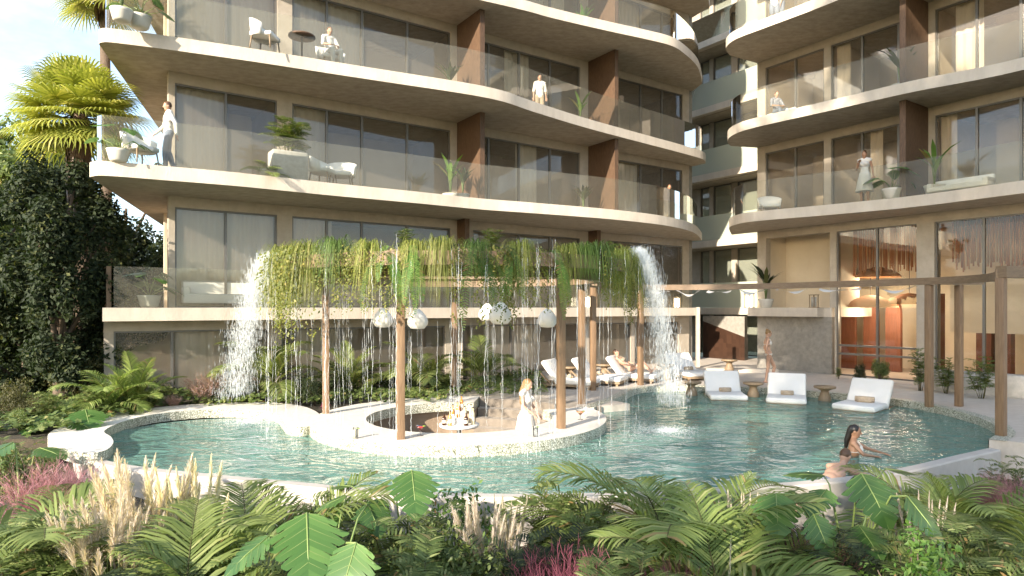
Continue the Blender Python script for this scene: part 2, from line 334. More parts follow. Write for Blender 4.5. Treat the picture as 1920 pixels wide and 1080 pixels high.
# ------------------------------------------------------------------ ground and pool
WZ = 0.0; DZ = 0.17                                    # water level, deck level
def smooth(a, b, x):
    t = max(0, min(1, (x-a)/(b-a))); return t*t*(3-2*t)
def bedz(x, y):                                        # planting bed in front of the pool
    z = -0.95+.17*max(0, 8.6-y)+.55*smooth(-3.2, -6.5, x)+.42*smooth(4.5, 7.5, x)*smooth(6.5, 10.5, y)
    return z+.06*noise.noise(Vector((x*.8, y*.8, 0)))
g = MB(); g.add([(-900,-400,-1.3),(900,-400,-1.3),(900,1500,-1.3),(-900,1500,-1.3)], [(0,1,2,3)])
tag(g.build('ground', M_ground), kind='structure')
POOL = [(-8.2,12.6),(-7.3,11.45),(-6.2,10.75),(-4.65,10.2),(-3.2,9.75),(-1.9,9.35),(-.3,9.13),(1.5,9.2),(3.36,9.55),(4.88,9.96),(6.2,10.55),
        (7.7,11.45),(8.8,12.1),(9.65,13.0),(10.3,14.4),(10.45,16.2),(10.0,17.7),(8.6,19.1),(7.1,20.0),(5.5,20.4),(3.9,19.9),(2.95,17.9),(2.0,16.0),
        (1.25,15.35),(1.44,14.2),(1.1,13.1),(.2,12.3),(-1.15,12.0),(-2.5,12.32),(-3.4,13.15),(-3.75,14.3),(-3.72,15.1),(-4.6,15.2),(-5.4,15.25),(-6.2,15.45),(-7.2,15.3),(-8.0,14.6),(-8.35,13.6)]
PO = [(v.x, v.y) for v in catmull(POOL, 6, True)]
FRONT = [(v.x, v.y) for v in catmull(POOL[0:13], 8)]
BACK = [(v.x, v.y) for v in catmull(POOL[12:23], 8)]
w = MB(); w.prism(PO, None, WZ); tag(w.build('pool_water', M_water), 'teal rippled pool water', kind='structure')
fl = MB(); fl.prism(PO, None, -1.0)
N = len(PO)
fl.add([(x,y,-1.0) for x,y in PO]+[(x,y,.0) for x,y in PO], [(i,N+i,N+(i+1)%N,(i+1)%N) for i in range(N)])
tag(fl.build('pool_floor', M_tile), kind='structure')
# shallow ledge along the far right side of the pool
LEDGE = [(8.8,12.2),(9.1,13.3),(9.2,14.6),(8.8,16.2),(8.0,17.2),(6.7,18.3),(5.1,18.9),(3.7,18.5),(3.0,17.9)]
LE = [(v.x, v.y) for v in catmull(LEDGE, 6)]
lg = MB(); lg.prism(LE+[(3.95,19.93),(5.5,20.45),(7.1,20.05),(8.6,19.15),(10.03,17.73),(10.5,16.2),(10.35,14.4),(9.68,12.98)], -1.0, -.13, 0, 1, 0)
tag(lg.build('pool_ledge', [M_tile, M_tile2]), kind='structure')
# low white wall that holds the water in front
wl = MB(); nF = len(FRONT); vs = []
for i, (x, y) in enumerate(FRONT):
    a, b = Vector(FRONT[max(0,i-1)]), Vector(FRONT[min(nF-1,i+1)]); d = (b-a).normalized(); o = Vector((d.y, -d.x))
    vs += [(x, y, -1.0), (x, y, .015), (x+o.x*.17, y+o.y*.17, .015), (x+o.x*.19, y+o.y*.19, -.01), (x+o.x*.19, y+o.y*.19, -1.6)]
wl.add(vs, [(5*i+k, 5*i+k+1, 5*i+5+k+1, 5*i+5+k) for i in range(nF-1) for k in range(4)])
wl.add([vs[k] for k in range(5)]+[vs[-5+k] for k in range(5)], [(0,1,2,3,4),(9,8,7,6,5)])
tag(wl.build('pool_wall', M_poolwall), kind='structure')
# stone deck behind the pool with its pebbled kerb
inner = BACK
deck_poly = inner+[(1.7,16.1),(1.35,17.0),(.5,17.75),(-.45,18.05),(-1.5,18.0),(-1.65,19.3),(-.46,22.6),(1.0,25.0),(7.0,31.0),(10.0,33.0),(13.5,30.0),(20.0,20.0),(17.0,9.6),(9.3,11.75)]
dk = MB(); dk.prism(deck_poly, -1.25, DZ)
tag(dk.build('pool_deck', M_deck), kind='structure')
kb = MB(); kv = []
for i, (x, y) in enumerate(inner):
    a, b = Vector(inner[max(0,i-1)]), Vector(inner[min(len(inner)-1,i+1)]); d = (b-a).normalized(); o = Vector((d.y, -d.x))
    kv += [(x-o.x*.012, y-o.y*.012, -.14), (x-o.x*.012, y-o.y*.012, DZ+.006), (x+o.x*.26, y+o.y*.26, DZ+.006)]
kb.add(kv, [(3*i+k+3, 3*i+k+4, 3*i+k+1, 3*i+k) for i in range(len(inner)-1) for k in range(2)])
tag(kb.build('kerb', M_pebble), kind='structure')
# front planting bed and the bed behind the small pool
bd = MB(); nx, ny = 70, 26
def bedxy(i, j):
    x = -16+32*i/nx
    fy = 9.0
    for k in range(nF-1):
        if FRONT[k][0] <= x <= FRONT[k+1][0]: fy = lerp(FRONT[k][1], FRONT[k+1][1], (x-FRONT[k][0])/max(1e-6, FRONT[k+1][0]-FRONT[k][0]))-.1
    if x < -8.2: fy = 13.0
    if x > 8.8: fy = 11.9
    y = lerp(2.0, fy, j/ny); return (x, y, bedz(x, y))
bd.add([bedxy(i,j) for j in range(ny+1) for i in range(nx+1)], [(j*(nx+1)+i, j*(nx+1)+i+1, (j+1)*(nx+1)+i+1, (j+1)*(nx+1)+i) for j in range(ny) for i in range(nx)], 0, True)
tag(bd.build('planting_bed', M_soil), kind='structure')
b2 = MB(); b2.prism([(-30,12.2),(-8.7,12.6),(-8.9,13.6),(-8.3,15.2),(-7.2,15.9),(-5.4,15.9),(-4.5,15.2),(-3.4,16.2),(-1.68,17.6),(-1.72,19.3),(-.52,22.6),(.9,25.0),(-10,18.5),(-16,34),(-60,40),(-60,12.2)], -1.28, .08)
tag(b2.build('rear_planting_bed', M_soil), kind='structure')
# coping round the small pool: a band that swells into two round ends
cp_px = [(90,822),(100,808),(135,797),(172,791),(200,778),(300,764),(400,757),(500,755),(560,761),(592,772),(600,784),(590,797),(565,802),(540,799),
         (530,790),(520,779),(490,771),(400,768),(300,776),(235,790),(196,808),(208,820),(212,832),(196,846),(160,850),(120,842)]
cp = catmull([G(x, y, DZ) for x, y in cp_px], 5, True); cpl = [(v.x, v.y) for v in cp]
cm = MB(); cm.prism(cpl, DZ-.19, DZ+.012, 0, 1, 1)
tag(cm.build('pool_coping', [M_coping, M_pebble]), kind='structure')

# ------------------------------------------------------------------ buildings
LV = [DZ, 2.6, 6.0, 9.4, 12.8, 16.2, 19.6]; TH = .34
class Frame:                                           # a facade line: t along it, o out of it
    def __init__(s, A, u, n): s.A = Vector(A); s.u = Vector(u); s.n = Vector(n)
    def pt(s, t, o=0): return s.A+s.u*t+s.n*o
    def col(s, px, o=0):
        r = (px-CX)/F; A = s.A+s.n*o; return (r*A.y-A.x)/(s.u.x-r*s.u.y)
    def at(s, px, o, z=None):
        p = s.pt(s.col(px, o), o); return (p.x, p.y) if z is None else (p.x, p.y, z)
    def box(s, mb, t0, t1, o0, o1, z0, z1, mi=0):
        q = [s.pt(t0,o0), s.pt(t1,o0), s.pt(t1,o1), s.pt(t0,o1)]
        vs = [(p.x,p.y,z) for z in (z0,z1) for p in q]
        c = (q[1]-q[0]).cross(q[2]-q[1]) < 0
        fs = [(0,3,2,1),(4,5,6,7),(0,1,5,4),(1,2,6,5),(2,3,7,6),(3,0,4,7)]
        mb.add(vs, [f[::-1] if c else f for f in fs], mi)
LF = Frame((-9.22,17.96), (.827,.562), (.562,-.827))
RF = Frame((10.09,26.14), (.562,-.827), (-.827,-.562))
MF = Frame((10.41,32.5), (.562,-.827), (-.827,-.562))
def window(fr, t0, t1, z0, z1, mull, parent, o=-.09, curtain=None, rails=(), pane=None):
    """an opening from t0 to t1 with panes between the mullions"""
    f = MB(); k = .045
    fr.box(f, t0, t0+k, o-.05, o+.05, z0, z1); fr.box(f, t1-k, t1, o-.05, o+.05, z0, z1)
    fr.box(f, t0+k, t1-k, o-.05, o+.05, z1-k, z1); fr.box(f, t0+k, t1-k, o-.05, o+.05, z0, z0+k)
    for m in mull: fr.box(f, m-.035, m+.035, o-.045, o+.045, z0+k, z1-k)
    for r in rails:
        fr.box(f, t0+k, t1-k, o-.04, o+.04, r-.035, r+.035)
    w_ = f.build('window', M_frame, parent)
    p = MB(); a, b = fr.pt(t0+k, o), fr.pt(t1-k, o)
    p.add([(a.x,a.y,z0+k),(b.x,b.y,z0+k),(b.x,b.y,z1-k),(a.x,a.y,z1-k)], [(0,1,2,3)])
    p.build('pane', pane or M_pane, w_)
    if curtain:
        c0, c1, om = curtain; c = MB(); n = max(8, int((c1-c0)/.05)); vs = []
        for i in range(n+1):
            t = lerp(c0, c1, i/n); q = fr.pt(t, om+.035*math.sin(i*1.35)+.012*math.sin(i*.61))
            vs += [(q.x,q.y,z0+.06),(q.x,q.y,z1+.05)]
        c.add(vs, [(2*i,2*i+2,2*i+3,2*i+1) for i in range(n)], 0, True); c.build('curtain', M_curtain, w_)
    return w_
def railing(pts, z, h, name, m, parent, close=.012):
    mb = MB(); P = [Vector(p) for p in pts]; n = len(P); vs = []
    for i in range(n):
        d = (P[min(n-1,i+1)]-P[max(0,i-1)]).normalized(); o = Vector((d.y,-d.x))*close/2
        vs += [(P[i].x-o.x,P[i].y-o.y,z),(P[i].x-o.x,P[i].y-o.y,z+h),(P[i].x+o.x,P[i].y+o.y,z+h),(P[i].x+o.x,P[i].y+o.y,z)]
    mb.add(vs, [(4*i+k,4*i+4+k,4*i+4+(k+1)%4,4*i+(k+1)%4) for i in range(n-1) for k in range(4)])
    return mb.build(name, m, parent)
def slab(poly, ztop, parent, name='floor_slab', th=TH):
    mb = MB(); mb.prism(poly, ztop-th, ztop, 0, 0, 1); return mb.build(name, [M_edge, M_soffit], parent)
def inset(pts, d):
    P = [Vector(p) for p in pts]; n = len(P); out = []
    for i in range(n):
        t = (P[min(n-1,i+1)]-P[max(0,i-1)]).normalized(); out.append(P[i]+Vector((-t.y,t.x))*d)
    return out

# ---- left building
LB = thing('apartment_building', 'long beige apartment block with wavy balcony slabs behind the planted water pergola', 'building', (0,0,0))
def outline(px, z): return [G(x, y, z) for x, y in px]
O2 = outline([(168,305),(174,303),(200,302),(318,312),(440,323),(540,334),(640,345),(780,359),(900,372),(1000,380),(1150,393),(1250,406),(1300,420),(1316,437)], LV[2])
O3 = outline([(185,56),(192,53),(215,54),(320,68),(480,92),(640,118),(760,137),(830,148),(900,160),(950,172),(1000,190),(1100,222),(1200,250),(1280,272),(1318,284),(1323,292)], LV[3])
O4 = outline([(183,-152),(190,-156),(220,-152),(300,-135),(500,-105),(700,-66),(830,-35),(900,-20),(983,0),(1040,16),(1140,40),(1207,55),(1257,68),(1282,83),(1308,110),(1317,142)], LV[4])
O5 = [(p[0]*1.0+.35, p[1]+.1) for p in O4]
tE = LF.col(1292)
endp = LF.pt(tE+.4, -.3); endb = LF.pt(tE+.9, -7.5)
lb = (-13.4, 25.6)
OUT = {2: O2, 3: O3, 4: O4, 5: O5, 6: O5}
for k in (2, 3, 4, 5, 6):
    c = [(v.x, v.y) for v in catmull(OUT[k], 6)]
    slab(c+[(endp.x, endp.y), (endb.x, endb.y), (lb[0]+2.2, lb[1]+3), lb], LV[k], LB)
    if k < 6: railing(inset(c[2:-2], .14), LV[k]+.002, 1.1, 'glass_railing', M_rail, LB)
# L1: straight terrace slab
tA = LF.col(192, .85); tB = LF.col(1309, .75)
q = [LF.pt(tA,.85), LF.pt(tB,.75), LF.pt(tB,-7.5), LF.pt(tA+1.2,-6)]
slab([(p.x,p.y) for p in q], LV[1], LB)
tq = [LF.pt(tA+.25,-2.5), LF.pt(tA+.25,.66), LF.pt(tB-.25,.6)]
railing([(p.x,p.y) for p in tq], LV[1]+.002, 1.05, 'glass_railing', M_rail, LB)
pm = MB(); LF.box(pm, tA+.10, tA+.21, -.5, .45, LV[1]+.002, LV[1]+1.06); pm.build('timber_screen', M_wood, LB)
WIN = [(328,520,(424,)), (548,845,(614,680,765)), (887,1088,(918,975,1033)), (1138,1280,(1157,1203,1243))]
curt = {(1,0):(0,1), (1,1):(.0,.25), (2,0):(0,.5), (2,1):(0,.22), (3,0):(0,1), (3,1):(0,.45), (2,2):(.4,.62), (3,2):(.3,.55), (2,3):(.1,.45), (3,3):(.0,.2), (4,1):(.2,.5), (4,2):(.5,.9), (4,3):(.2,.5)}
for k in (1, 2, 3, 4, 5):
    z0 = LV[k]+.003; zh = LV[k+1]-.64; zs = LV[k+1]-TH-.003
    wlm = MB(); t_prev = LF.col(316)
    for i, (a, b, ms) in enumerate(WIN):
        ta, tb = LF.col(a), LF.col(b)
        LF.box(wlm, t_prev, ta, -.28, 0, z0, zh)
        cu = curt.get((k, i)); cu = (lerp(ta,tb,cu[0])+.05, lerp(ta,tb,cu[1])-.05, -.32) if cu else None
        window(LF, ta, tb, z0, zh, [LF.col(m) for m in ms], LB, curtain=cu)
        t_prev = tb
    LF.box(wlm, t_prev, LF.col(1292), -.28, 0, z0, zh)
    LF.box(wlm, LF.col(316), LF.col(1292), -.28, .003, zh, zs)
    wlm.build('facade_wall', M_wall, LB)
    # end walls and rooms
    iw = MB(); d = Vector((-.30,.954)); s0 = LF.pt(LF.col(316)+.002, -.29)
    a, b = s0, s0+d*6.5; nn = Vector((d.y,-d.x))*.2
    iw.add([(a.x,a.y,z0),(b.x,b.y,z0),(b.x+nn.x,b.y+nn.y,z0),(a.x+nn.x,a.y+nn.y,z0)]+[(p.x,p.y,zs) for p in (a,b,b+nn,a+nn)], [(0,1,5,4),(1,2,6,5),(2,3,7,6),(3,0,4,7)])
    LF.box(iw, LF.col(340), tE, -4.0, -3.8, z0, zs)
    for px in (534, 866, 1112): LF.box(iw, LF.col(px)-.08, LF.col(px)+.08, -3.8, -.29, z0, zs)
    for px, dd in ((470,2.2),(700,2.6),(985,2.3),(1210,2.1)): LF.box(iw, LF.col(px)-.9, LF.col(px)+.5, -dd-.1, -dd, z0, zs-.3)
    iw.build('interior_wall', M_inwall, LB)
    if k > 0:
        for px in (861, 1106):
            fm = MB(); t = LF.col(px); LF.box(fm, t-.09, t+.09, .006, 1.55 if k > 1 else .55, z0, zs); fm.build('partition_fin', M_fin, LB)
# right end wall, dark return
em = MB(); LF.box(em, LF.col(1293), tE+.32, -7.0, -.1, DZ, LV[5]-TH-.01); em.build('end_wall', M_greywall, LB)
# ground floor
z0, zh, zs = DZ-.5, LV[1]-.62, LV[1]-TH-.003
gw = MB(); tp = LF.col(195)
LF.box(gw, tp, LF.col(213), -.3, 0, z0, zh)
GWIN = [(213,505,(323,424)),(528,835,(640,760)),(868,1095,(960,1040)),(1105,1183,()),(1190,1272,())]
pv = None
for a, b, ms in GWIN:
    ta, tb = LF.col(a), LF.col(b)
    if pv is not None: LF.box(gw, pv, ta, -.28, 0, z0, zh)
    cu = {213:(.38,.8), 528:(.1,.4), 868:(.2,.6)}.get(a); cu = (lerp(ta,tb,cu[0]), lerp(ta,tb,cu[1]), -.4) if cu else None
    window(LF, ta, tb, z0, zh, [LF.col(m) for m in ms], LB, curtain=cu); pv = tb
LF.box(gw, pv, LF.col(1292), -.28, 0, z0, zh); LF.box(gw, tp, LF.col(1292), -.28, .003, zh, zs)
gw.build('facade_wall', M_wall, LB)
iw = MB(); LF.box(iw, LF.col(250), tE, -3.3, -3.1, z0, zs)
for px in (516, 850, 1100): LF.box(iw, LF.col(px)-.08, LF.col(px)+.08, -3.1, -.29, z0, zs)
iw.build('interior_wall', M_inwall, LB)
sm = MB(); q = [LF.pt(tp+.4,-.3), LF.pt(tE,-.3), LF.pt(tE,-4.1), LF.pt(tp+2,-4.1)]; sm.prism([(p.x,p.y) for p in q], DZ-.1, DZ-.02); sm.build('ground_slab', M_inwall, LB)

# ---- right building
RB = thing('hotel_building', 'beige apartment block with rounded balcony ends and a tall glazed lobby', 'building', (0,0,0))
def rline(px, z, more=()): return outline(px, z)+list(more)
R2 = rline([(1372,425),(1367,412),(1376,405),(1413,397),(1560,383),(1713,367),(1920,338)], LV[2], [(15.6,14.2),(17.5,11.5)])
R3 = rline([(1370,258),(1364,247),(1378,234),(1420,220),(1560,187),(1707,152),(1920,107)], LV[3], [(15.6,14.4),(17.5,11.7)])
R4 = rline([(1369,88),(1361,74),(1378,57),(1427,37),(1523,0),(1640,-48),(1760,-95)], LV[4], [(13.6,16.9),(15.6,14.2),(17.5,11.5)])
rE = RF.col(1420); rb = RF.pt(22, -7); rb0 = RF.pt(rE, -7)
for k, o in ((2,R2),(3,R3),(4,R4),(5,[(x+.2,y) for x,y in R4])):
    c = [(v.x, v.y) for v in catmull(o, 6)]; e0 = RF.pt(rE, -.1)
    slab([(e0.x,e0.y)]+c+[(rb.x,rb.y),(rb0.x,rb0.y)], LV[k], RB)
    if k < 5: railing(inset(c[2:], .14), LV[k]+.002, 1.1, 'glass_railing', M_rail, RB)
RW = [(1435,1545,(1490,)), (1558,1705,(1615,1683)), (1753,2075,(1830,1913,1990)), (2200,2900,(2400,2650))]
rc = {(2,1):(.45,.62),(3,1):(.0,.2),(2,2):(.0,.12),(3,2):(.1,.3),(4,2):(.05,.2)}
for k in (2, 3, 4):
    z0 = LV[k]+.003; zh = LV[k+1]-.64; zs = LV[k+1]-TH-.003
    wlm = MB(); tp_ = rE
    for i, (a, b, ms) in enumerate(RW):
        ta, tb = RF.col(a), RF.col(b); RF.box(wlm, tp_, ta, -.28, 0, z0, zh)
        cu = rc.get((k,i)); cu = (lerp(ta,tb,cu[0])+.05, lerp(ta,tb,cu[1]), -.32) if cu else None
        window(RF, ta, tb, z0, zh, [RF.col(m) for m in ms], RB, curtain=cu); tp_ = tb
    RF.box(wlm, rE, RF.col(2900), -.28, .003, zh, zs); wlm.build('facade_wall', M_wall, RB)
    iw = MB(); RF.box(iw, rE, RF.col(2900), -3.8, -3.6, z0, zs); RF.box(iw, rE, rE+.2, -3.6, -.29, z0, zs)
    for px in (1551, 1735, 2140): RF.box(iw, RF.col(px)-.08, RF.col(px)+.08, -3.6, -.29, z0, zs)
    for px, dd in ((1500,2.2),(1640,2.5),(1860,2.3)): RF.box(iw, RF.col(px)-.7, RF.col(px)+.5, -dd-.1, -dd, z0, zs-.3)
    iw.build('interior_wall', M_inwall, RB)
    for px in (1735, 2140):
        fm = MB(); t = RF.col(px); RF.box(fm, t-.09, t+.09, .006, 1.5, z0, zs); fm.build('partition_fin', M_fin, RB)
# lower part: stucco wall, loggia and double height lobby glass
z0, zh, zs = DZ+.002, LV[2]-.64, LV[2]-TH-.003
ta, tb, tc_ = RF.col(1420), RF.col(1559), RF.col(1565)
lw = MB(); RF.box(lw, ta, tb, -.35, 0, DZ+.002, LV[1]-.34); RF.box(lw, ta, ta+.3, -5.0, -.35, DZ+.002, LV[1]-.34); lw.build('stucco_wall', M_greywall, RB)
ls = MB(); RF.box(ls, ta-.15, tb-.3, .003, .42, LV[1]-.335, LV[1]); RF.box(ls, ta-.15, tb, -3.0, 0.0, LV[1]-.335, LV[1]); ls.build('loggia_slab', M_edge, RB)
lo = MB(); RF.box(lo, ta-.0, RF.col(1436), -.3, 0, LV[1]+.003, zh); RF.box(lo, tb-.06, tb+.12, -.3, .0, LV[1]+.003, zh)
RF.box(lo, ta, RF.col(2900), -.3, .003, zh, zs); lo.build('loggia_frame', M_wall, RB)
lc = MB(); RF.box(lc, ta, tb+.0, -1.9, -1.7, LV[1]+.003, zs); RF.box(lc, ta, ta+.15, -1.7, -.31, LV[1]+.003, zs); RF.box(lc, tb+.0, tb+.12, -1.7, -.31, LV[1]+.003, zs); lc.build('loggia_back_wall', M_cream, RB)
window(RF, tc_+.06, RF.col(1720), z0, zh, [RF.col(1643)], RB, rails=(.95,1.25), pane=M_paneL)
window(RF, RF.col(1753), RF.col(2075), z0, zh, [RF.col(1843), RF.col(1950)], RB, pane=M_paneL)
window(RF, RF.col(2140), RF.col(2900), z0, zh, [RF.col(2400)], RB)
for c0, c1, o0, o1 in ((RF.col(1720), RF.col(1753), -.4, .05), (RF.col(2075), RF.col(2140), -.4, .05), (tb+.12, tc_+.06, -.3, .0)):
    cl = MB(); RF.box(cl, c0, c1, o0, o1, z0, zh); cl.build('lobby_column', M_wall, RB)
# lobby interior
li = MB(); RF.box(li, rE+.4, RF.col(2900), -5.0, -4.8, z0, zs); RF.box(li, rE+.2, rE+.4, -5.0, -2.95, z0, zs); li.build('lobby_back_wall', M_cream, RB)
bh = MB(); RF.box(bh, RF.col(1722), RF.col(2900), -2.6, -2.3, 1.75, 3.65); RF.box(bh, RF.col(1722), RF.col(2900), -4.7, -2.6, 3.2, 3.5); bh.build('bulkhead', M_cream, RB)
RI = Frame(RF.pt(0,-2.9), RF.u, RF.n)
for px, w_, zt in ((1592,.55,2.55),(1634,.55,2.35),(1676,.55,2.4)):
    a = MB(); t = RI.col(px); n = 12; vs = []
    prof = [(-w_/2, z0+.01)]+[(-w_/2*math.cos(PI*i/n), zt+w_*.9*math.sin(PI*i/n)) for i in range(n+1)]+[(w_/2, z0+.01)]
    front = []; back = []
    for dx, z in prof:
        p = RI.pt(t+dx, .08); front.append((p.x,p.y,z)); p = RI.pt(t+dx, -.08); back.append((p.x,p.y,z))
    L = len(front); a.add(front+back, [tuple(range(L))]+[tuple(range(2*L-1, L-1, -1))]+[(i,L+i,L+(i+1)%L,(i+1)%L) for i in range(L)])
    a.build('arched_panel', M_arch, RB)
for px in (1764, 1857, 1893, 2000):
    a = MB(); t = RI.col(px); RI.box(a, t-.22, t+.22, .2, .55, z0, 3.1 if px != 1857 else 1.75); a.build('russet_column', M_arch, RB)
for (p0, p1) in ((1575,1716),(1762,2070)):
    rp = MB(); t0, t1 = RF.col(p0), RF.col(p1); n = int((t1-t0)/.055)
    for i in range(n):
        q = RF.pt(lerp(t0,t1,(i+random.random()*.5)/n), -.9-random.random()*.12)
        rp.tube([(q.x,q.y,zs-.05),(q.x+random.uniform(-.01,.01),q.y,3.75+random.random()*.35)], .018+random.random()*.012, 4)
    rp.build('rope_curtain', M_rope, RB)

# ---- recessed rear wing
RW_ = thing('rear_wing', 'recessed rear apartment wing with green glass balconies between the two blocks', 'building', (0,0,0))
t0, t1 = -3.6, 3.2
for k in (1, 2, 3, 4, 5, 6):
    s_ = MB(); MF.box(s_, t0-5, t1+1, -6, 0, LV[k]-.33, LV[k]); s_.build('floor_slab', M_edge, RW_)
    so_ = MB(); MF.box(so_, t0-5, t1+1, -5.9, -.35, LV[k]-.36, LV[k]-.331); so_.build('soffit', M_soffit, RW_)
    if k < 6: railing([MF.pt(t0-5,-.08), MF.pt(-.9,-.08), MF.pt(t1+1,-.08)], LV[k]+.002, 1.25, 'glass_railing', M_green, RW_)
for k in (0, 1, 2, 3, 4, 5):
    z0 = LV[k]+.003; zs = LV[k+1]-.37
    wm = MB()
    for a, b in ((-8.6,-2.6),(-2.0,-1.75),(-.6,-.25),(1.2,1.7),(3.0,4.2)): MF.box(wm, a, b, -1.75, -1.5, z0, zs)
    MF.box(wm, t0-5, t1+1, -4.6, -4.4, z0, zs); wm.build('facade_wall', M_wall, RW_)
    for a, b in ((-2.6,-2.0),(-1.75,-.6),(-.25,1.2),(1.7,3.0)):
        window(MF, a, b, z0, zs, [], RW_, o=-1.6, pane=M_pane2)
# stair under the rear wing
st = thing('staircase', 'dark stair soffit and brown brick wall in the recess behind the loungers', 'staircase', (0,0,0))
SF = Frame(MF.pt(0,1.1), MF.u, MF.n)
a, b = SF.col(1318), SF.col(1396)
bw = MB(); p0, p1 = SF.pt(a,0), SF.pt(b,0)
bw.add([(p0.x,p0.y,DZ),(p1.x,p1.y,DZ),(p1.x,p1.y,1.25),(p0.x,p0.y,1.95)]+[(p.x+.3,p.y+.4,z) for p, z in ((p0,DZ),(p1,DZ),(p1,1.25),(p0,1.95))], [(0,1,2,3),(7,6,5,4),(0,4,5,1),(1,5,6,2),(2,6,7,3),(3,7,4,0)])
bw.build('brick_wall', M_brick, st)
ss = MB()
ss.add([(p0.x,p0.y,1.953),(p1.x,p1.y,1.253),(p1.x,p1.y,2.2),(p0.x,p0.y,2.2)]+[(p.x+.25,p.y+.35,z) for p, z in ((p0,1.953),(p1,1.253),(p1,2.2),(p0,2.2))], [(0,1,2,3),(7,6,5,4),(0,4,5,1),(1,5,6,2),(2,6,7,3),(3,7,4,0)])
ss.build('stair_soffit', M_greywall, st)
cu = MB(); c0, c1 = G(1300,698,DZ), G(1462,700,DZ); cu.beam((c0[0]+.1,c0[1]+.3,DZ+.07), (c1[0],c1[1]+.3,DZ+.07), .5, .14)
tag(cu.build('stone_step', M_edge), 'long low pale stone step along the wall behind the loungers', 'step')
ps = MB(); ps.box((G(1311,690,DZ)[0], G(1311,690,DZ)[1]+.2, 1.4), (.14,.14,2.44)); ps.build('steel_post', M_wall, st)
# ------------------------------------------------------------------ sunken bar
BC = Vector((-1.15, 14.6)); BR = 3.22; BI = 2.05
bar = thing('sunken_bar', 'round white terrazzo swim up bar with a sunken seating pit', 'bar', (BC.x, BC.y, 0))
def sector(r0, r1, a0, a1, n):
    return [(r1*math.cos(lerp(a0,a1,i/n)), r1*math.sin(lerp(a0,a1,i/n))) for i in range(n+1)]+[(r0*math.cos(lerp(a1,a0,i/n)), r0*math.sin(lerp(a1,a0,i/n))) for i in range(n+1)]
A0, A1 = R(85), R(360+24)
c_ = MB(); c_.prism(sector(BI, BR, A0, A1, 64), -.02, .20, 0, 1, 1); c_.build('counter', [M_coping, M_pebble], bar)
c_ = MB(); c_.prism(sector(BI+.22, BR-.42, A0, A1, 64), -1.0, -.022); c_.build('counter_base', M_barwall, bar)
c_ = MB(); c_.prism(sector(0.001, BI+.3, 0, 2*PI-.001, 48), -1.0, -.62); c_.build('pit_floor', M_step, bar)
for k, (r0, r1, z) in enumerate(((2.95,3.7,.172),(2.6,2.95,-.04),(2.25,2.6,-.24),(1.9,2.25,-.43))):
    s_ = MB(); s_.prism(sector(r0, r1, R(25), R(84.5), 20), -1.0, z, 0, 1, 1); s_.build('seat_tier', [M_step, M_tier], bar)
s_ = MB(); s_.prism(sector(3.7, 4.6, R(26), R(100), 20), -.9, .168); s_.build('landing', M_deck, bar)
# bottle stand
bs = thing('bottle_stand', 'tiered round white drinks stand full of bottles inside the sunken bar', 'drinks stand', (-1.15, 14.3, -.62))
m = MB(); m.lathe([(.2,0),(.2,.03),(.05,.06),(.05,.6)], n=16); m.build('stand_post', M_stone, bs)
m = MB(); m.lathe([(.02,.6),(.40,.62),(.44,.65),(.44,.69),(.40,.70),(.02,.70)], n=28); m.build('tray', M_white, bs)
m = MB(); m.lathe([(.18,.701),(.18,.84),(.02,.84)], n=20); m.lathe([(.09,.84),(.09,.97),(.02,.97)], n=16); m.build('tier', M_white, bs)
glassc = [mat('amber_bottle',(.55,.20,.03),.1,spec=.8), mat('dark_bottle',(.05,.02,.01),.1,spec=.8), mat('orange_bottle',(.70,.27,.06),.12,spec=.8), mat('pale_bottle',(.62,.55,.36),.1,spec=.8)]
M_lbl = mat('paper_label',(.75,.68,.55),.8); M_cap = mat('dark_cap',(.03,.02,.02),.4)
def bottle(x, y, z, h, r, mi, lbl):
    b = thing('bottle', lbl, 'bottle', (x, y, z), group='bottles on the bar stand')
    m = MB(); m.lathe([(r*.9,0),(r,.01),(r,h*.58),(r*.75,h*.68),(r*.32,h*.76),(r*.3,h*.93)], n=12); m.build('glass_body', glassc[mi], b)
    m = MB(); m.lathe([(r*.36,h*.93),(r*.36,h),(r*.05,h)], n=10); m.build('cap', M_cap, b)
    m = MB(); m.lathe([(r*1.02,h*.2),(r*1.02,h*.45)], n=12, cap=False); m.build('label', M_lbl, b)
zt = .082
for x, y, z, h, r, mi, l in ((-1.45,14.05,zt,.26,.05,1,'squat dark bottle at the left end of the round tray'),(-1.32,13.98,zt,.33,.042,2,'orange bottle just right of the squat dark one'),
    (-1.30,14.45,zt,.40,.04,0,'tall amber bottle at the back left of the tray'),(-1.17,14.22,zt+.14,.36,.045,2,'orange bottle raised on the middle tier'),
    (-1.10,14.32,zt+.27,.34,.038,0,'amber bottle standing on the top of the stand'),(-.98,14.0,zt,.27,.05,1,'dark bottle at the front right of the tray'),
    (-.84,14.15,zt,.38,.042,3,'pale bottle at the right end of the tray'),(-.90,14.42,zt,.40,.045,3,'tall pale bottle at the back right of the tray'),(-1.02,14.12,zt+.14,.26,.05,3,'short pale bottle on the right of the middle tier')):
    bottle(x, y, z, h, r, mi, l)
M_gl = glassmat('drinking_glass', (.93,.95,.95), .08); M_red = mat('red_cocktail',(.55,.04,.03),.15); M_pink = mat('orange_cocktail',(.75,.28,.12),.15); M_citrus = mat('lime_slice',(.35,.5,.08),.5)
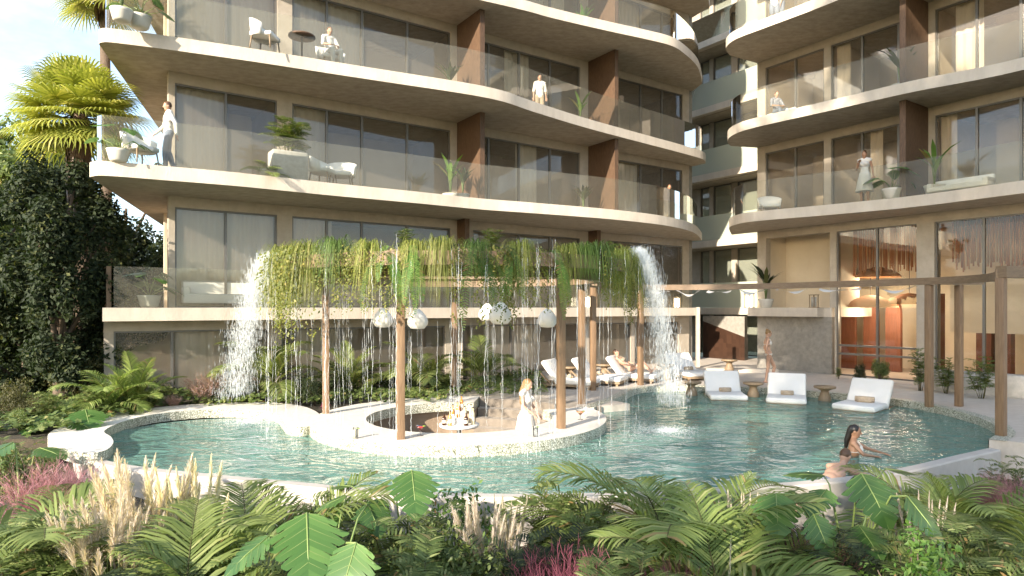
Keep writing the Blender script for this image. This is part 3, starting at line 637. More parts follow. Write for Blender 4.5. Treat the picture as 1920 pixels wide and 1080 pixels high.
def cocktail(px, py, mi, lbl, tall=False):
    x, y = G(px, py, .20); t = thing('cocktail_glass', lbl, 'cocktail glass', (x, y, .201), group='drinks on the bar counter')
    g_ = MB()
    if tall: g_.lathe([(.045,0),(.045,.01),(.05,.2)], n=14, cap=False)
    else: g_.lathe([(.055,0),(.055,.006),(.008,.012),(.008,.09),(.03,.12),(.095,.19)], n=16, cap=False)
    g_.build('glass', M_gl, t)
    d_ = MB()
    if tall: d_.lathe([(.002,.012),(.042,.012),(.046,.16),(.002,.16)], n=14, cap=False)
    else: d_.lathe([(.002,.1),(.028,.122),(.085,.178),(.002,.178)], n=16, cap=False)
    d_.build('drink', mi, t)
    l_ = MB(); l_.lathe([(.001,0),(.032,0),(.032,.006),(.001,.006)], c=(.075 if not tall else .045,0,.18), n=12); l_.build('garnish', M_citrus, t)
cocktail(788, 817, M_red, 'red cocktail in a wide glass just right of the front timber post')
cocktail(1088, 787, M_pink, 'orange cocktail on the right end of the bar counter')
cocktail(1004, 819, M_gl, 'tall clear glass on the counter in front of the woman', True)
cocktail(667, 822, M_lbl, 'tall pale drink on the sunny left part of the counter', True)

# ------------------------------------------------------------------ water pergola
PC = Vector((-1.2, 15.0))
pg = thing('water_pergola', 'round timber pergola carrying a planter ring that rains water over the bar', 'pergola', (PC.x, PC.y, 0))
def post(mb, x, y, z0, z1, w=.15, rz=.3, mi=0): mb.rbox((x, y, (z0+z1)/2), (w, w, z1-z0), .012, rz, mi)
for px, py, z in ((611,775,.2),(751,823,.2),(1052,803,.2),(1091,757,.17),(852,736,.17),(1112,732,.17)):
    x, y = G(px, py, z); m = MB(); post(m, x-PC.x, y-PC.y, z-.005, 3.2, .15); m.build('post', M_wood, pg)
def circ(r, z, n=72): return [(r*math.cos(2*PI*i/n), r*math.sin(2*PI*i/n), z) for i in range(n)]
m = MB(); m.sweep(circ(3.15, 3.27), .2, .2, closed=True); m.build('ring_beam', M_woodh, pg)
m = MB(); m.sweep(circ(2.98, 3.53), .05, .30, closed=True); m.sweep(circ(3.88, 3.45), .05, .24, closed=True); m.build('planter_rim', M_woodh, pg)
m = MB(); m.sweep(circ(3.43, 3.40), .86, .05, closed=True); m.build('planter_floor', M_woodh, pg)
m = MB(); m.sweep(circ(3.43, 3.49), .82, .12, closed=True); m.build('planter_soil', M_soil, pg)
# paper lanterns under the pergola
lan = MB(); lan.lathe([(.04,.0),(.14,.012),(.205,.09),(.215,.16),(.18,.26),(.10,.36),(.05,.40),(.045,.41)], n=22)
lan_me = lan.mesh('lantern_shade', [M_paper]); cm_ = MB(); cm_.tube([(0,0,.40),(0,0,1.05)], .006, 5); cord_me = cm_.mesh('cord', [M_cap])
for px, py, Y, s, l in ((718,614,13.9,1,'pear shaped paper lantern hanging left of the front timber post'),(783,617,13.4,1.0,'pear shaped paper lantern hanging right of the front timber post'),
    (914,602,16.2,1.05,'smaller grey paper lantern half hidden behind the widest one'),(938,608,13.8,1.15,'widest round paper lantern hanging over the middle of the bar'),(1026,614,14.2,1,'paper lantern hanging left of the right front timber post')):
    z = CAMZ-(py-HY)*Y/F; kids('paper_lantern', [('lantern_shade', lan_me), ('cord', cord_me)], l, 'lantern', ((px-CX)/F*Y, Y, z), group='lanterns under the pergola', scale=s)
# ------------------------------------------------------------------ slim pergola over the deck
p2 = thing('deck_pergola', 'slim curved timber pergola frame along the pool deck', 'pergola', (0,0,0))
bp = [(2.3,18.3),(4.08,20.9),(6.2,20.7),(8.3,19.1),(10.2,16.07),(10.35,14.2),(9.28,12.45)]
bpc = catmull([Vector(p) for p in bp], 10)
m = MB(); m.sweep([(p.x,p.y,3.25) for p in bpc], .17, .17); m.build('beam', M_woodh, p2)
m = MB(); m.beam((10.2,16.07,3.249),(11.6,16.2,3.249), .15,.16); m.build('beam', M_woodh, p2)
m = MB(); m.beam((9.26,12.42,3.28),(10.9,13.0,3.28), .2,.22); m.build('beam', M_woodh, p2)
for px, py in ((1742,763),(1798,762),(1877,817),(1201,722)):
    x, y = G(px, py, DZ); m = MB(); post(m, x, y, DZ, 3.16, .15, .5); m.build('post', M_wood, p2)
M_sheer = mat('sheer_white_fabric', (.72,.69,.63), .9); 
n_ = 0
for i in range(4, len(bpc)-22, 4):
    a, b = bpc[i], bpc[i+3]; m = MB(); vs = []; dz = random.uniform(.10,.26)
    for k in range(9):
        p = a.lerp(b, k/8); z = 3.155-dz*4*(k/8)*(1-k/8)*.55
        o = Vector((.03, .05))
        vs += [(p.x-.0,p.y,z),(p.x-o.x*5,p.y-o.y*5,z-.03-.05*math.sin(k*.9+i))]
    m.add(vs, [(2*k,2*k+1,2*k+3,2*k+2) for k in range(8)], 0, True)
    n_ += 1; m.build('fabric_swag', M_sheer, p2)

# ------------------------------------------------------------------ sun loungers, tables, towels
def lounger_meshes():
    f = MB()
    f.rbox((0,-.02,.09), (1.0,1.66,.07), .015)
    for sx in (-1,1):
        for y in (-.75,.7): f.box((sx*.44,y,.03), (.07,.07,.08))
    f.beam((-.40,.45,.12),(-.40,.78,.42), .04,.05); f.beam((.40,.45,.12),(.40,.78,.42), .04,.05)
    mt = MB(); mt.rbox((0,-.35,.20), (1.02,1.02,.15), .055, seg=3)
    bk = MB(); M = Matrix.Rotation(R(52),4,'X'); bk.rbox((0,.44,.46), (1.02,.86,.15), .055, M=M, seg=3)
    return [('frame', f.mesh('frame',[M_teak])), ('mattress', mt.mesh('mattress',[M_white])), ('backrest', bk.mesh('backrest',[M_white]))]
LM = lounger_meshes()
tw = MB(); tw.tube([(-.17,0,.055),(-.165,0,.055),(0,.005,.057),(.165,0,.055),(.17,0,.055)], [.03,.062,.066,.062,.03], 12)
tw.tube([(-.12,-.07,.03),(.13,-.075,.03)], [.035,.035], 8)
TW = tw.mesh('rolled_towel', [M_towel])
tb = MB(); tb.lathe([(.17,0),(.185,.02),(.165,.2),(.11,.34),(.10,.40),(.2,.455),(.27,.475)], n=22); tbm = tb.mesh('table_base',[M_teak])
tt = MB(); tt.lathe([(.02,.476),(.28,.476),(.29,.50),(.285,.53),(.02,.535)], n=26); ttm = tt.mesh('table_top',[M_teak])
def face(dx, dy): return math.atan2(dy, dx)+PI/2       # local -Y (the foot end) looks along (dx, dy)
LNG = [(6.20,19.15,-.13,(-.16,-.98),'white lounger on the pool ledge nearest the side tables at the left','in pool'),
       (7.72,18.45,-.13,(-.40,-.92),'white lounger on the pool ledge in the middle of three','in pool'),
       (9.15,17.05,-.13,(-.72,-.70),'white lounger on the pool ledge turned furthest sideways','in pool'),
       (6.05,22.6,DZ,(.32,-.95),'lounger on the shaded deck behind the pool ledge loungers','deck'),
       (3.95,21.7,DZ,(.90,-.42),'shaded deck lounger with a person lying on it','deck'),
       (2.75,20.95,DZ,(.90,-.42),'second shaded deck lounger behind the right front post','deck'),
       (1.75,20.05,DZ,(.90,-.40),'shaded deck lounger nearest the sunken bar','deck')]
TWL = ['tan towel on the pool ledge lounger nearest the left tables','tan towel on the middle pool ledge lounger','large tan towel on the sideways pool ledge lounger',
       'brown towel on the shaded lounger behind the pool ledge',None,'flat brown cushion on the second shaded lounger','flat brown cushion on the shaded lounger nearest the bar']
for (x, y, z, d, l, g_), tl in zip(LNG, TWL):
    rz = face(*d); kids('sun_lounger', LM, l, 'sun lounger', (x, y, z+.012), rz, 'sun loungers by the pool')
    if tl:
        v = Matrix.Rotation(rz, 3, 'Z') @ Vector((.02, -.02, 0)); o = link('rolled_towel', TW, None, (x+v.x, y+v.y, z+.29), rz+.15); tag(o, tl, 'towel', 'towels on the loungers')
        if x > 9: o.scale = (1.35, 1.3, 1.2)
for x, y, z, l in ((5.35,19.55,-.13,'wooden side table left of the first pool ledge lounger'),(7.08,19.25,-.13,'wooden side table between the first two pool ledge loungers'),
    (8.75,18.35,-.13,'wooden side table between the last two pool ledge loungers'),(7.95,24.0,DZ,'low wooden table in front of the brown brick wall'),
    (5.15,22.0,DZ,'wooden side table beside the person lying on the deck'),(1.85,21.1,DZ,'wooden side table between the two loungers nearest the bar'),(3.1,22.0,DZ,'wooden side table behind the second deck lounger')):
    kids('side_table', [('table_base', tbm), ('table_top', ttm)], l, 'side table', (x, y, z+.008), 0, 'side tables by the loungers')

# ------------------------------------------------------------------ lanterns on the terraces
lf = MB()
for a in range(4):
    c, s_ = math.cos(a*PI/2+PI/4)*.13, math.sin(a*PI/2+PI/4)*.13; lf.box((c,s_,.21), (.02,.02,.42))
lf.box((0,0,.01), (.24,.24,.02)); lf.box((0,0,.43), (.24,.24,.02)); lfm = lf.mesh('lantern_frame',[M_teak])
lgm = MB(); lgm.lathe([(.02,.025),(.085,.025),(.085,.36),(.02,.36)], n=14); lg_on = lgm.mesh('lantern_light',[M_lamp]); lg_off = lgm.mesh('lantern_light',[M_stone])
def lamp(x, y, z, l, on=True, s=1): kids('floor_lantern', [('lantern_frame', lfm), ('lantern_light', lg_on if on else lg_off)], l, 'lantern', (x, y, z+.003), .4, 'floor lanterns on the terraces', s)
for px, l in ((1102,'lit lantern on the terrace behind the pergola post'),(1269,'lit lantern at the right end of the straight terrace')):
    x, y = LF.at(px, .35); lamp(x, y, LV[1], l, True, 1.15)
x, y = RF.at(1405, .15); lamp(x, y, LV[1], 'lit lantern left of the pot on the loggia ledge', True, 1.3)
x, y = RF.at(1526, .1); lamp(x, y, LV[1], 'unlit grey lantern on the right of the loggia ledge', False, 1.1)
# woven lamps in the lobby
rt = MB(); rt.lathe([(.05,.28),(.25,.24),(.62,.08),(.78,-.06),(.80,-.12),(.77,-.12),(.6,.05),(.24,.2),(.05,.24)], n=30, cap=False); rtm = rt.mesh('woven_shade',[M_rattan])
rc_ = MB(); rc_.tube([(0,0,.26),(0,0,2.1)], .012, 5); rcm = rc_.mesh('cord',[M_cap])
for px, o, z, s, l in ((1632,-1.7,2.75,1.15,'wide woven rattan pendant lamp hanging in the lobby'),(1705,-2.2,2.85,1.0,'second woven lamp behind the lobby column'),(1645,-2.0,3.85,1.0,'highest woven lamp in the lobby')):
    x, y = RF.at(px, o); t_ = kids('pendant_lamp', [('woven_shade', rtm), ('cord', rcm)], l, 'pendant lamp', (x, y, z), 0, 'woven lamps in the lobby', s)
    bl = bpy.data.lights.new('bulb', 'POINT'); bl.energy = 30; bl.color = (1,.84,.62); bl.shadow_soft_size = .15; bo = bpy.data.objects.new('bulb', bl); COL.objects.link(bo); bo.parent = t_; bo.location = (0,0,-.45)

# ------------------------------------------------------------------ balcony furniture
def chair_mesh():
    s_ = MB(); s_.rbox((0,0,.40), (.62,.60,.12), .04)
    b_ = MB(); n = 12; vs = []
    for i in range(n+1):
        a = lerp(R(-20), R(200), i/n); x, y = .36*math.cos(a), .30*math.sin(a)*1.0+.02; h = .62+.22*math.sin(max(0,min(PI,(a+R(20))*180/220)))
        vs += [(x,y,.34),(x*1.12,y*1.12,h),(x*1.2,y*1.2,h),(x*1.08,y*1.08,.34)]
    b_.add(vs, [(4*i+k,4*i+(k+1)%4,4*i+4+(k+1)%4,4*i+4+k) for i in range(n) for k in range(4)]+[(0,3,2,1),(4*n,4*n+1,4*n+2,4*n+3)], 0, True)
    l_ = []
    for sx in (-1,1):
        for sy in (-1,1):
            q = MB(); q.tube([(sx*.26,sy*.24,.35),(sx*.30,sy*.28,0)], [.022,.015], 6); l_.append(('leg', q.mesh('leg',[M_teak])))
    return [('seat', s_.mesh('seat',[M_white])), ('backrest', b_.mesh('backrest',[M_white]))]+l_
CH = chair_mesh()
def sofa_mesh(w=2.0):
    b = MB(); b.rbox((0,0,.25), (w,.8,.26), .05); k = MB(); k.rbox((0,.34,.55), (w,.18,.42), .06)
    a = [('armrest', None)]*0
    for sx in (-1,1): q = MB(); q.rbox((sx*(w/2-.09),0,.45), (.18,.8,.24), .05); a.append(('armrest', q.mesh('armrest',[M_white])))
    return [('seat', b.mesh('seat',[M_white])), ('backrest', k.mesh('backrest',[M_white]))]+a
SOFA = sofa_mesh()
LRZ = math.atan2(LF.u.y, LF.u.x); RRZ = math.atan2(RF.u.y, RF.u.x)
def onL(px, o, k): x, y = LF.at(px, o); return (x, y, LV[k]+.004)
def onR(px, o, k): x, y = RF.at(px, o); return (x, y, LV[k]+.004)
kids('armchair', CH, 'white armchair on the upper left balcony beside the small table', 'armchair', onL(497,1.9,3), LRZ+.9, 'balcony chairs')
kids('armchair', CH, 'white shell chair near the walking man on the left balcony', 'armchair', onL(262,2.0,2), LRZ+.6, 'balcony chairs')
kids('armchair', CH, 'white woven chair under the big stone planter', 'armchair', onL(640,1.75,2), LRZ-.5, 'balcony chairs')
kids('armchair', CH, 'white low armchair left of another one on the middle balcony', 'armchair', onL(606,1.9,2), LRZ+.8, 'balcony chairs')
kids('armchair', CH, 'chair under the seated man in the white shirt', 'armchair', onL(620,1.35,3), LRZ, 'balcony chairs')
kids('sofa', SOFA, 'long pale sofa on the straight terrace behind the left water fall', 'sofa', onL(415,.05,1)[:2]+(LV[1]+.004,), LRZ, 'terrace sofas', (1,.55,1))
tm = MB(); tm.lathe([(.25,0),(.25,.02),(.03,.04),(.03,.66)], n=14); tmm = tm.mesh('table_base',[M_frame]); tp2 = MB(); tp2.lathe([(.02,.66),(.36,.66),(.36,.70),(.02,.70)], n=22); tpm = tp2.mesh('table_top',[M_fin])
kids('bistro_table', [('table_base',tmm),('table_top',tpm)], 'small round brown table on the upper left balcony', 'table', onL(566,1.8,3), 0, 'balcony tables')
kids('armchair', CH, 'white chair at the left end of the lower right balcony', 'armchair', onR(1443,1.2,2), RRZ+.8, 'balcony chairs')
kids('sofa', SOFA, 'low white seat under the sitting man on the right balcony', 'sofa', onR(1458,1.25,3), RRZ, 'terrace sofas', (.6,.7,.7))
kids('sofa', SOFA, 'low white bench by the potted plant on the right balcony', 'sofa', onR(1800,1.2,2), RRZ, 'terrace sofas', (.8,.7,.6))

# ------------------------------------------------------------------ falling water
def strand(mb, x, y, z0, z1, r=.008):
    z = z0; ph = random.random()*6; amp = random.uniform(.002,.014)
    while z > z1+.05:
        L = random.uniform(.10,.5) if random.random() < .6 else random.uniform(.5,1.3)
        e = max(z1, z-L); n = max(3, int((z-e)/.045)); pts = []; rr = []
        for i in range(n+1):
            t = i/n; q = lerp(z, e, t); pts.append((x+amp*math.sin(q*5+ph)+random.uniform(-.008,.008), y+amp*math.cos(q*4+ph)+random.uniform(-.008,.008), q))
            rr.append(r*random.uniform(.45,1.0)*(.5+math.sin(PI*min(.98,max(.03,t)))))
        mb.tube(pts, rr, 4); z = e-random.choice((.02,.04,.08,.2,.4))*random.uniform(.5,1.4)
random.seed(21)
fw = MB()
for i in range(105):
    a = random.random()*2*PI; r = random.choice((random.uniform(2.75,3.0), random.uniform(3.95,4.35), random.uniform(3.95,4.35)))
    x, y = PC.x+r*math.cos(a), PC.y+r*math.sin(a); k = random.choice((1,1,2,3))
    zb = WZ if r > 3.3 else .2
    for j in range(k): strand(fw, x+random.uniform(-.05,.05), y+random.uniform(-.05,.05), random.uniform(3.3,3.85), zb+.02, random.choice((.0022,.003,.0048)))
for i in range(3600):
    a = random.uniform(PI*.95, PI*2.05); r = 4.1+random.gauss(0,.22); x, y = PC.x+r*math.cos(a), PC.y+r*math.sin(a)
    if (x-BC.x)**2+(y-BC.y)**2 < 3.3**2: continue
    q = random.uniform(.003,.010); z = .006+abs(random.gauss(0,.02))
    fw.add([(x,y,z+q),(x+q,y,z),(x,y+q,z),(x-q,y,z),(x,y-q,z)], [(0,1,2),(0,2,3),(0,3,4),(0,4,1)])
tag(fw.build('falling_water', M_drop), 'thin glittering strings of water falling from the planter ring', 'falling water', kind='stuff')
def drop(mb, p, r, L=1.0):
    x, y, z = p; mb.add([(x,y,z+r*L),(x+r,y,z),(x,y+r,z),(x-r,y,z),(x,y-r,z),(x,y,z-r*L)], [(0,1,2),(0,2,3),(0,3,4),(0,4,1),(5,2,1),(5,3,2),(5,4,3),(5,1,4)])
def spray(px, Yc, zland, lbl, spread, dirx):
    mb = MB()
    c = Vector((PC.x+(4.15 if dirx < 0 else 3.75)*dirx, Yc, 3.6))
    for i in range(10500):
        t = random.random()**.72; ph = random.gauss(0, .38)
        v0 = random.uniform(.75,1.15); T = math.sqrt(2*(3.75-zland)/9.8)*t
        dx = dirx*v0*T*spread*1.0; z = 3.78+.35*T-4.9*T*T*.93+random.gauss(0,.035)
        if z < zland: continue
        y = Yc+ph*(.75+.25*t); x = c.x+dx*.72+random.gauss(0,.05+.05*t)
        drop(mb, (x, y, z), random.uniform(.0016,.0042), random.uniform(5,24))
    for i in range(420):
        a = random.uniform(0, PI); q = random.random(); drop(mb, (c.x+dirx*q*.95+random.gauss(0,.1), Yc+random.gauss(0,.5), 3.75+random.uniform(-.2,.45)*(1-.5*q)), random.uniform(.003,.006))
    for i in range(2600):
        a = random.uniform(0,2*PI); q = abs(random.gauss(0,.45)); drop(mb, (px+q*math.cos(a), Yc+.9*q*math.sin(a), zland+.004+abs(random.gauss(0,.03))), random.uniform(.003,.009))
    tag(mb.build('water_spray', M_drop2), lbl, 'waterfall', 'water curtains', 'stuff')
spray(-5.95, 14.9, 0.0, 'dense white water curtain falling at the left end of the pergola into the small pool', 1.55, -1)
spray(3.25, 13.8, 0.0, 'dense white water curtain falling at the right end of the pergola into the big pool', 1.35, 1)
# ------------------------------------------------------------------ people
def voxel(mb, name, mats, parent, vs=.011, it=3):
    me = mb.mesh('tmp', mats); o = bpy.data.objects.new('tmp', me); COL.objects.link(o)
    r = o.modifiers.new('r', 'REMESH'); r.mode = 'VOXEL'; r.voxel_size = vs
    s_ = o.modifiers.new('s', 'SMOOTH'); s_.factor = .5; s_.iterations = it
    dg = bpy.context.evaluated_depsgraph_get(); dg.update()
    nm = bpy.data.meshes.new_from_object(o.evaluated_get(dg)); nm.name = name
    bpy.data.objects.remove(o); nm.materials.clear()
    for m in mats: nm.materials.append(m)
    nm.polygons.foreach_set('use_smooth', [True]*len(nm.polygons))
    return link(name, nm, parent)
M_skin = mat('skin', (.42,.245,.16), .5); M_skinp = mat('pale_skin', (.47,.285,.195), .5); M_skind = mat('tan_skin', (.36,.195,.115), .5)
M_hblk = mat('black_hair', (.012,.009,.007), .35); M_hbrn = mat('brown_hair', (.09,.045,.02), .45); M_hbld = mat('blond_hair', (.25,.145,.055), .5)
M_shirt = mat('white_cotton', (.66,.63,.58), .9, bump=.3, bscale=25); M_jean = mat('blue_denim', (.16,.19,.25), .9); M_navy = mat('navy_print', (.05,.06,.09), .9, (.45,.45,.46), 60, contrast=(.5,.55))
M_khaki = mat('khaki_cotton', (.35,.28,.2), .9); M_eye = mat('eye_dark', (.02,.015,.01), .2); M_lip = mat('lip', (.42,.14,.11), .5)
V = Vector
STAND = dict(pelvis=(0,0,.95), chest=(0,-.01,1.27), neck=(0,.0,1.46), head=(0,-.025,1.60), shL=(.165,0,1.41), shR=(-.165,0,1.41), elL=(.22,.03,1.13), elR=(-.22,.03,1.13),
    haL=(.23,-.05,.88), haR=(-.23,-.05,.88), hipL=(.085,0,.92), hipR=(-.085,0,.92), knL=(.10,-.01,.50), knR=(-.10,-.01,.50), anL=(.10,.03,.08), anR=(-.10,.03,.08))
def orient(z, xh):
    z = z.normalized(); x = (xh-z*xh.dot(z)).normalized(); y = z.cross(x); return Matrix((x, y, z)).transposed()
def human(label, loc, rz, pose=None, skin=None, hair=None, hairlen=0, wear=(), fem=False, fingers=False, fwd=None, scale=1, face_=True, grp='people', bun=False):
    J = {k: V(v) for k, v in STAND.items()}
    for k, v in (pose or {}).items(): J[k] = V(v)
    fwd = V(fwd or (0,-1,0)); t = thing('person', label, 'person', loc, rz, grp, scale); skin = skin or M_skin
    lat = (J['shL']-J['shR']); spine = J['neck']-J['pelvis']; OB = orient(spine, lat); hp = J['hipL']-J['hipR']
    hd = J['head']; hz = (hd-J['neck']).normalized(); hx = fwd.cross(hz).normalized()*-1; OH = orient(hz, hx); fw_ = OH @ V((0,-1,0))
    if fw_.dot(fwd) < 0: OH = orient(hz, -hx); fw_ = OH @ V((0,-1,0))
    def torso(mb, e=0, lower=True):
        w = .93 if fem else 1.0
        mb.ball(J['chest'], ((.158*w)+e, .10+e, .16+e), OB); mb.ball(J['chest'].lerp(J['neck'], .55), (.125*w+e, .075+e, .09+e), OB)
        mb.ball(J['pelvis'].lerp(J['chest'], .45), ((.115 if fem else .135)+e, .085+e, .15+e), OB)
        if lower: mb.ball(J['pelvis'], ((.165 if fem else .15)+e, .112+e, .125+e), OB)
        for s_ in 'LR': mb.capsule(J['neck'].lerp(J['sh'+s_], .35), J['sh'+s_], .055+e, .053+e)
        if fem:
            for sx in (-1, 1): mb.ball(J['chest']+OB @ V((sx*.068, -.085, .01)), .058+e)
    def arm(mb, s_, e=0, full=True):
        a = .9 if fem else 1.05
        mb.capsule(J['sh'+s_], J['el'+s_], .046*a+e, .036*a+e)
        if full: mb.capsule(J['el'+s_], J['ha'+s_], .037*a+e, .023*a+e)
    def leg(mb, s_, e=0, to=1.0):
        a = 1.0 if fem else 1.02
        mb.capsule(J['hip'+s_], J['kn'+s_], .082*a+e, .052*a+e)
        if to >= 1: mb.capsule(J['kn'+s_].lerp(J['an'+s_], .0), J['kn'+s_].lerp(J['an'+s_], .35), .05*a+e, .052*a+e); mb.capsule(J['kn'+s_].lerp(J['an'+s_], .35), J['an'+s_], .052*a+e, .033*a+e)
    b = MB(); torso(b); b.capsule(J['neck']-hz*.03, hd-hz*.03, .052, .05)
    b.ball(hd, (.074,.092,.112), OH, nu=16, nv=12); b.ball(hd+OH @ V((0,-.028,-.07)), (.052,.058,.052), OH)
    b.capsule(hd+OH @ V((0,-.088,.015)), hd+OH @ V((0,-.106,-.02)), .009, .014)
    for sx in (-1,1): b.ball(hd+OH @ V((sx*.078,.01,-.005)), (.012,.022,.032), OH)
    for s_, sx in (('L',1),('R',-1)):
        arm(b, s_); leg(b, s_)
        d = (J['ha'+s_]-J['el'+s_]).normalized(); OHn = orient(d, lat if abs(d.dot(lat.normalized())) < .9 else fwd)
        if pose and 'palm'+s_ in pose: OHn = orient(d, V(pose['palm'+s_]))
        pc = J['ha'+s_]+d*.055; b.ball(pc, (.040,.018,.055), OHn)
        for k, (ox, L) in enumerate(((-.030,.066),(-.010,.078),(.011,.074),(.030,.058))):
            p0 = J['ha'+s_]+OHn @ V((ox,0,.085)); p1 = p0+OHn @ V((ox*.15,-.008,L*.55)); p2 = p1+OHn @ V((0,-.022,L*.45))
            b.capsule(p0, p1, .0105, .0095, 6); b.capsule(p1, p2, .0095, .008, 6)
        p0 = J['ha'+s_]+OHn @ V((.032*sx,0,.03)); p1 = p0+OHn @ V((.03*sx,-.012,.035)); b.capsule(p0, p1, .013, .011, 6); b.capsule(p1, p1+OHn @ V((.006*sx,-.01,.03)), .011,.009, 6)
        f0 = J['an'+s_]; fd = V(pose['toe'+s_]) if pose and 'toe'+s_ in pose else fwd
        sh_ = (J['an'+s_]-J['kn'+s_]).normalized()
        b.capsule(f0+sh_*.03-fd*.02, f0+sh_*.045+fd*.15, .038, .026); b.ball(f0+sh_*.035-fd*.035, .036)
    voxel(b, 'body', [skin], t, .0095 if fingers else .013)
    h = MB(); h.ball(hd+OH @ V((0,.018,.026)), (.083,.09,.098), OH, nu=16, nv=12)
    if bun: h.ball(hd+OH @ V((0,.07,.10)), .05)
    if hairlen:
        p = hd+OH @ V((0,.075,-.02)); q = J['neck']+OB @ V((0,.10,-.02)); r = J['neck']+OB @ V((.01,.125,-hairlen))
        h.capsule(hd+OH @ V((0,.06,.03)), p, .07, .065); h.capsule(p, q, .062, .05); h.capsule(q, r, .05, .025)
    ho = voxel(h, 'hair', [hair or M_hbrn], t, .011)
    # keep the hair off the face
    bm = bmesh.new(); bm.from_mesh(ho.data); inv = OH.transposed()
    dl = [v for v in bm.verts if (lambda c: c.y < -.045-.0*c.z and c.z < .062 and c.z > -.2)(inv @ (v.co-hd))]
    bmesh.ops.delete(bm, geom=dl, context='VERTS'); bm.to_mesh(ho.data); bm.free()
    if face_:
        for sx in (-1,1):
            e = MB(); e.ball(hd+OH @ V((sx*.030,-.082,.012)), (.013,.007,.0075), OH, nu=8, nv=6); e.build('eye', M_eye, t)
            e = MB(); e.tube([hd+OH @ V((sx*.016,-.089,.032)), hd+OH @ V((sx*.032,-.086,.037)), hd+OH @ V((sx*.046,-.076,.031))], .0035, 5); e.build('eyebrow', hair or M_hbrn, t)
        e = MB(); e.ball(hd+OH @ V((0,-.084,-.058)), (.022,.008,.008), OH, nu=8, nv=6); e.build('mouth', M_lip, t)
    for wname, wm in wear:
        c = MB()
        if wname == 'shirt':
            torso(c, .014); [arm(c, s_, .016, False) for s_ in 'LR']
            voxel(c, 'shirt', [wm], t, .014)
        elif wname == 'long_shirt':
            torso(c, .016); [arm(c, s_, .014, True) for s_ in 'LR']; voxel(c, 'shirt', [wm], t, .014)
        elif wname == 'trousers':
            c.ball(J['pelvis'], (.165,.125,.13), OB); [leg(c, s_, .018) for s_ in 'LR']; voxel(c, 'trousers', [wm], t, .014)
        elif wname == 'shorts':
            c.ball(J['pelvis'], (.165,.125,.13), OB); [c.capsule(J['hip'+s_], J['hip'+s_].lerp(J['kn'+s_], .75), .10, .085) for s_ in 'LR']; voxel(c, 'shorts', [wm], t, .014)
        elif wname == 'dress':
            torso(c, .012); m0 = (J['knL']+J['knR'])/2; pts = [J['pelvis'].lerp(m0, k/4) for k in range(-0,6)]
            if pose and pose.get('nodress_skirt'): pts = pts[:2]
            c.tube([p for p in pts], [.165+.022*k for k in range(len(pts))], 16); voxel(c, 'dress', [wm], t, .014)
        elif wname == 'bikini':
            for sx in (-1,1): c.ball(J['chest']+OB @ V((sx*.068, -.090, .008)), .060)
            c.tube([J['chest']+OB @ V((.156*math.cos(a), .104*math.sin(a), -.015)) for a in [2*PI*k/16 for k in range(17)]], .010, 6)
            for sx in (-1,1): c.tube([J['chest']+OB @ V((sx*.07,-.135,.05)), J['neck']+OB @ V((sx*.055,-.075,-.04)), J['neck']+OB @ V((sx*.04,.045,.0))], .009, 6)
            voxel(c, 'bikini_top', [wm], t, .009, 1)
            c = MB(); c.ball(J['pelvis']+OB @ V((0,0,-.02)), (.171,.119,.085), OB); voxel(c, 'bikini_bottom', [wm], t, .012)
    return t
SITW = dict(pelvis=(0,.05,.56), chest=(0,.12,.88), neck=(0,.10,1.08), head=(0,.06,1.22), shL=(.165,.11,1.03), shR=(-.165,.11,1.03), elL=(.24,.0,.78), elR=(-.24,.0,.78),
    haL=(.10,-.22,.72), haR=(-.10,-.22,.72), hipL=(.09,.03,.53), hipR=(-.09,.03,.53), knL=(.13,-.40,.53), knR=(-.13,-.40,.53), anL=(.12,-.42,.09), anR=(-.12,-.42,.09))
WALK = dict(knL=(.09,-.09,.505), anL=(.09,-.08,.08), knR=(-.09,.01,.50), anR=(-.09,.14,.09), elL=(.22,.12,1.14), haL=(.23,.14,.88), elR=(-.22,-.06,1.14), haR=(-.22,-.24,.94))
# left building
human('man in a white shirt and jeans walking on the left balcony', onL(316,1.75,2), LRZ-1.5, WALK, M_skin, M_hbrn, 0, (('long_shirt',M_shirt),('trousers',M_jean)), face_=False, grp='people on the balconies')
human('man in a white shirt sitting on the upper left balcony', onL(620,1.40,3), LRZ+.1, SITW, M_skin, M_hbrn, 0, (('shirt',M_shirt),('trousers',M_shirt)), face_=False, grp='people on the balconies')
human('man in a white T-shirt standing behind the wavy slab of the upper balcony', onL(1012,.75,3), LRZ-.5, None, M_skin, M_hblk, 0, (('shirt',M_shirt),('shorts',M_khaki)), face_=False, grp='people on the balconies')
human('woman in a pale top by the rounded end of the lower left balcony', onL(1255,1.15,2), LRZ-.7, WALK, M_skind, M_hbrn, .1, (('shirt',M_shirt),('trousers',M_khaki)), fem=True, face_=False, grp='people on the balconies')
# right building
human('man in a patterned shirt and jeans sitting on the middle right balcony', onR(1458,1.30,3), RRZ+1.1, {k:(v[0],v[1],v[2]-.12) if k[:2] not in ('an',) else v for k,v in SITW.items()}, M_skin, M_hbrn, 0, (('shirt',M_navy),('trousers',M_jean)), face_=False, grp='people on the balconies')
human('woman in a loose white dress standing on the lower right balcony', onR(1621,1.45,2), RRZ+.2, dict(elR=(-.24,.02,1.14), haR=(-.10,-.20,1.32), elL=(.22,.04,1.14), haL=(.26,.0,.88)), M_skind, M_hbrn, 0, (('dress',M_shirt),), fem=True, face_=False, bun=True, grp='people on the balconies')
human('person in a pale top drinking at the edge of the top right balcony', onR(1452,1.5,4), RRZ+.8, dict(elR=(-.24,-.12,1.2), haR=(-.07,-.20,1.5)), M_skin, M_hbrn, 0, (('shirt',M_shirt),('shorts',M_jean)), face_=False, grp='people on the balconies')
